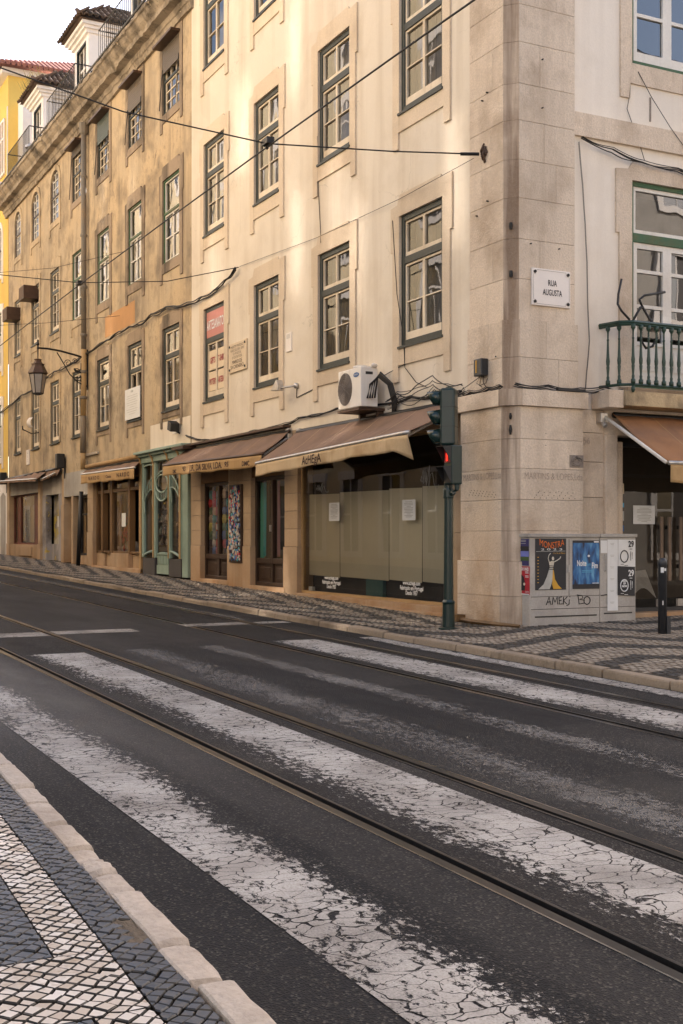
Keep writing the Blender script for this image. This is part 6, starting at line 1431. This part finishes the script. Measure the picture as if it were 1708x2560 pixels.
# black hose stubs tangled on the balcony
wire('black_hose', 'bent black hose sticking up from the balcony rail', [[(XR + .36, 10.22, 4.75), (XR + .37, 10.16, 4.55), (XR + .38, 10.14, 4.42), (XR + .38, 10.20, 4.34), (XR + .40, 10.32, 4.23)]], .016)
wire('black_hose', 'coiled black hose hanging behind the balcony balusters', [[(XR + .36, 10.40, 4.22), (XR + .34, 10.55, 4.42), (XR + .33, 10.60, 4.42), (XR + .34, 10.70, 4.28), (XR + .35, 10.80, 4.18), (XR + .34, 10.83, 4.05), (XR + .33, 10.76, 3.93), (XR + .32, 10.66, 3.90), (XR + .32, 10.58, 4.0), (XR + .34, 10.56, 4.15)], [(XR + .33, 10.60, 4.42), (XR + .33, 10.54, 4.52), (XR + .33, 10.62, 4.58), (XR + .32, 10.98, 4.66)]], .017)
# ---- overhead tram wires
CW_ = [(x, 6.15, 6.42 - .0005 * (x + 14) ** 2 if x < -14 else 6.42 - .001 * (x + 14) ** 2) for x in (2, -2, -6, -10, -14, -18, -23, -28, -34, -40, -50, -62)]
wire('tram_wire', 'overhead tram contact wire running along the street', [CW_], .011)
cl1 = (-14.14, 6.15, 6.47); opp = (-17.4, -.9, 8.9)
sw1 = wire('span_wire', 'span wire from the pilaster anchor across the street', [[(-13.0, AY - .04, 6.37), (-13.5, 7.6, 6.40), cl1, (-14.9, 4.5, 6.85), (-15.9, 2.2, 7.7), opp]], .010)
MB().tube([(-13.0, AY - .04, 6.37), (-13.12, AY - .25, 6.375)], .022, 6).build('turnbuckle', M['iron'], sw1); MB().box(cl1[0] - .05, cl1[0] + .13, cl1[1] - .05, cl1[1] + .05, cl1[2] - .03, cl1[2] + .05).box(cl1[0] - .02, cl1[0] + .02, 6.13, 6.17, 6.40, cl1[2]).build('insulator', M['iron'], sw1)
cl2 = (-23.3, 6.15, 6.42)
sw2 = wire('span_wire', 'span wire from the wall hook above the red panel window', [[(-21.46, D - .02, 6.62), (-22.3, 7.6, 6.40), cl2, (-24.8, 3.5, 6.75), (-27.5, -.9, 7.9)]], .009)
MB().box(cl2[0] - .10, cl2[0] + .08, 6.10, 6.20, 6.38, 6.45).build('insulator', M['iron'], sw2)
wire('span_wire', 'thin slack stay wire low across the ochre facade', [[(-29.3, D - .02, 6.98), (-30.4, 7.2, 6.85), (-33.6, 4, 6.9), (-38, -.9, 7.4)]], .006)
wire('span_wire', 'thin knotted stay wire high across the ochre facade', [[(-28.9, D - .02, 8.50), (-30.2, 7.3, 8.2), (-33.6, 4, 8.2), (-38, -.9, 8.8)]], .006)
wire('stay_wire', 'thin knotted wire from the anchor to the wall hook', [[(-13.1, AY - .06, 6.34), (-15.2, D - .05, 6.36), (-18, D - .03, 6.42), (-21.4, D - .03, 6.62)]], .004)
# ---- far roof vent
rv = empty('roof_vent', (-38.2, 8.6, 13.5), 'small grey metal vent cap on the blackened gutter', 'vent'); MB().lathe(-38.1, 8.55, [(.05, 13.35), (.05, 13.62), (.22, 13.66), (.20, 13.74), (.03, 13.82)], 8).build('cap', M['alu'], rv)

# ================================================================== BUILDINGS ACROSS THE STREETS (seen in the window reflections)
rdp = random.Random(77)
def block(name, label, x0, x1, y0, y1, h, mat, faces, grp='buildings across the streets'):
    b = empty(name, ((x0 + x1) / 2, (y0 + y1) / 2, 0), label, 'building', grp)
    MB().box(x0, x1, y0, y1, -2, h).build('wall', mat, b)
    MB().box(x0 - .45, x1 + .45, y0 - .45, y1 + .45, h, h + .35).build('cornice', M['white'], b)
    MB().face([(x0 - .5, y0 - .5, h + .35), (x1 + .5, y0 - .5, h + .35), (x1 - 4, y0 + 4, h + 2.6), (x0 + 4, y0 + 4, h + 2.6)]).face([(x0 - .5, y1 + .5, h + .35), (x1 + .5, y1 + .5, h + .35), (x1 - 4, y1 - 4, h + 2.6), (x0 + 4, y1 - 4, h + 2.6)]).face([(x0 - .5, y0 - .5, h + .35), (x0 - .5, y1 + .5, h + .35), (x0 + 4, y1 - 4, h + 2.6), (x0 + 4, y0 + 4, h + 2.6)]).face([(x1 + .5, y0 - .5, h + .35), (x1 + .5, y1 + .5, h + .35), (x1 - 4, y1 - 4, h + 2.6), (x1 - 4, y0 + 4, h + 2.6)]).face([(x0 + 4, y0 + 4, h + 2.6), (x1 - 4, y0 + 4, h + 2.6), (x1 - 4, y1 - 4, h + 2.6), (x0 + 4, y1 - 4, h + 2.6)]).build('roof', M['tile'], b)
    for ax, pos, a, b_, out in faces:      # ax 'y': face at y=pos running along x; 'x': face at x=pos running along y
        n = int((b_ - a) / 2.7)
        tr, pn, pn2 = MB(), MB(), MB()
        for k in range(n):
            u = a + (b_ - a) * (k + .5) / n
            for z0_, z1_ in ((1.0, 3.4), (4.3, 6.2), (7.6, 9.5), (10.9, 12.8), (14.2, 16.1), (17.4, 19.2)):
                if z1_ > h: continue
                def bb(m_, u0, u1, o0, o1, za, zb_):
                    if ax == 'y': m_.box(u0, u1, pos + out * o0, pos + out * o1, za, zb_)
                    else: m_.box(pos + out * o0, pos + out * o1, u0, u1, za, zb_)
                bb(tr, u - .78, u - .55, 0, .06, z0_ - .2, z1_); bb(tr, u + .55, u + .78, 0, .06, z0_ - .2, z1_); bb(tr, u - .85, u + .85, 0, .08, z1_, z1_ + .3); bb(tr, u - .55, u + .55, 0, .05, z0_ - .2, z0_); bb(tr, u - .03, u + .03, .025, .05, z0_, z1_); bb(tr, u - .55, u - .03, .025, .05, z0_ + 1.2, z0_ + 1.27)
                for s_ in (-1, 1):              # two leaves, hung slightly out of true
                    ta, tv = rdp.gauss(0, .022), rdp.gauss(0, .015); q4 = []
                    for a_, b__ in ((0, 0), (1, 0), (1, 1), (0, 1)):
                        uu = u + s_ * (.04 + .48 * a_); oo = .03 + ta * (a_ - .5) * .5 + tv * (b__ - .5) * 1.8; zz = z0_ + (z1_ - z0_) * b__
                        q4.append((uu, pos + out * oo, zz) if ax == 'y' else (pos + out * oo, uu, zz))
                    (pn if rdp.random() < .5 else pn2).face(q4)
        tr.build('window_trim', M['white'], b); pn.build('window_panes', M['glassd'], b); pn2.build('window_panes', M['slate'], b)
    return b
M['oppy'] = wall('pale_yellow_paint', (.75, .63, .43), (.62, .50, .33), .2, .2, .1, bump=.08)
M['glassd'] = simple('dark_reflecting_pane', (.03, .035, .04), .075)
M['glassd'].node_tree.nodes['Principled BSDF'].inputs['IOR'].default_value = 3.0
block('street_building', 'yellow building with white window trim facing the long facade', -100, -12.6, -16, -.95, 20, M['oppy'], [('y', -.95, -100, -12.6, 1), ('x', -12.6, -16, -.95, 1)])
block('street_building', 'pale building behind the camera at the crossing', 3.0, 30, -20, -1.4, 14.5, M['creamR'], [('y', -1.4, 3.0, 30, 1), ('x', 3.0, -20, -1.4, -1)])
block('street_building', 'grey stone building with tiled roof facing the side facade', 1.2, 24, 9.2, 50, 14.4, M['conc'], [('x', 1.2, 9.2, 50, -1), ('y', 9.2, 1.2, 24, -1)])
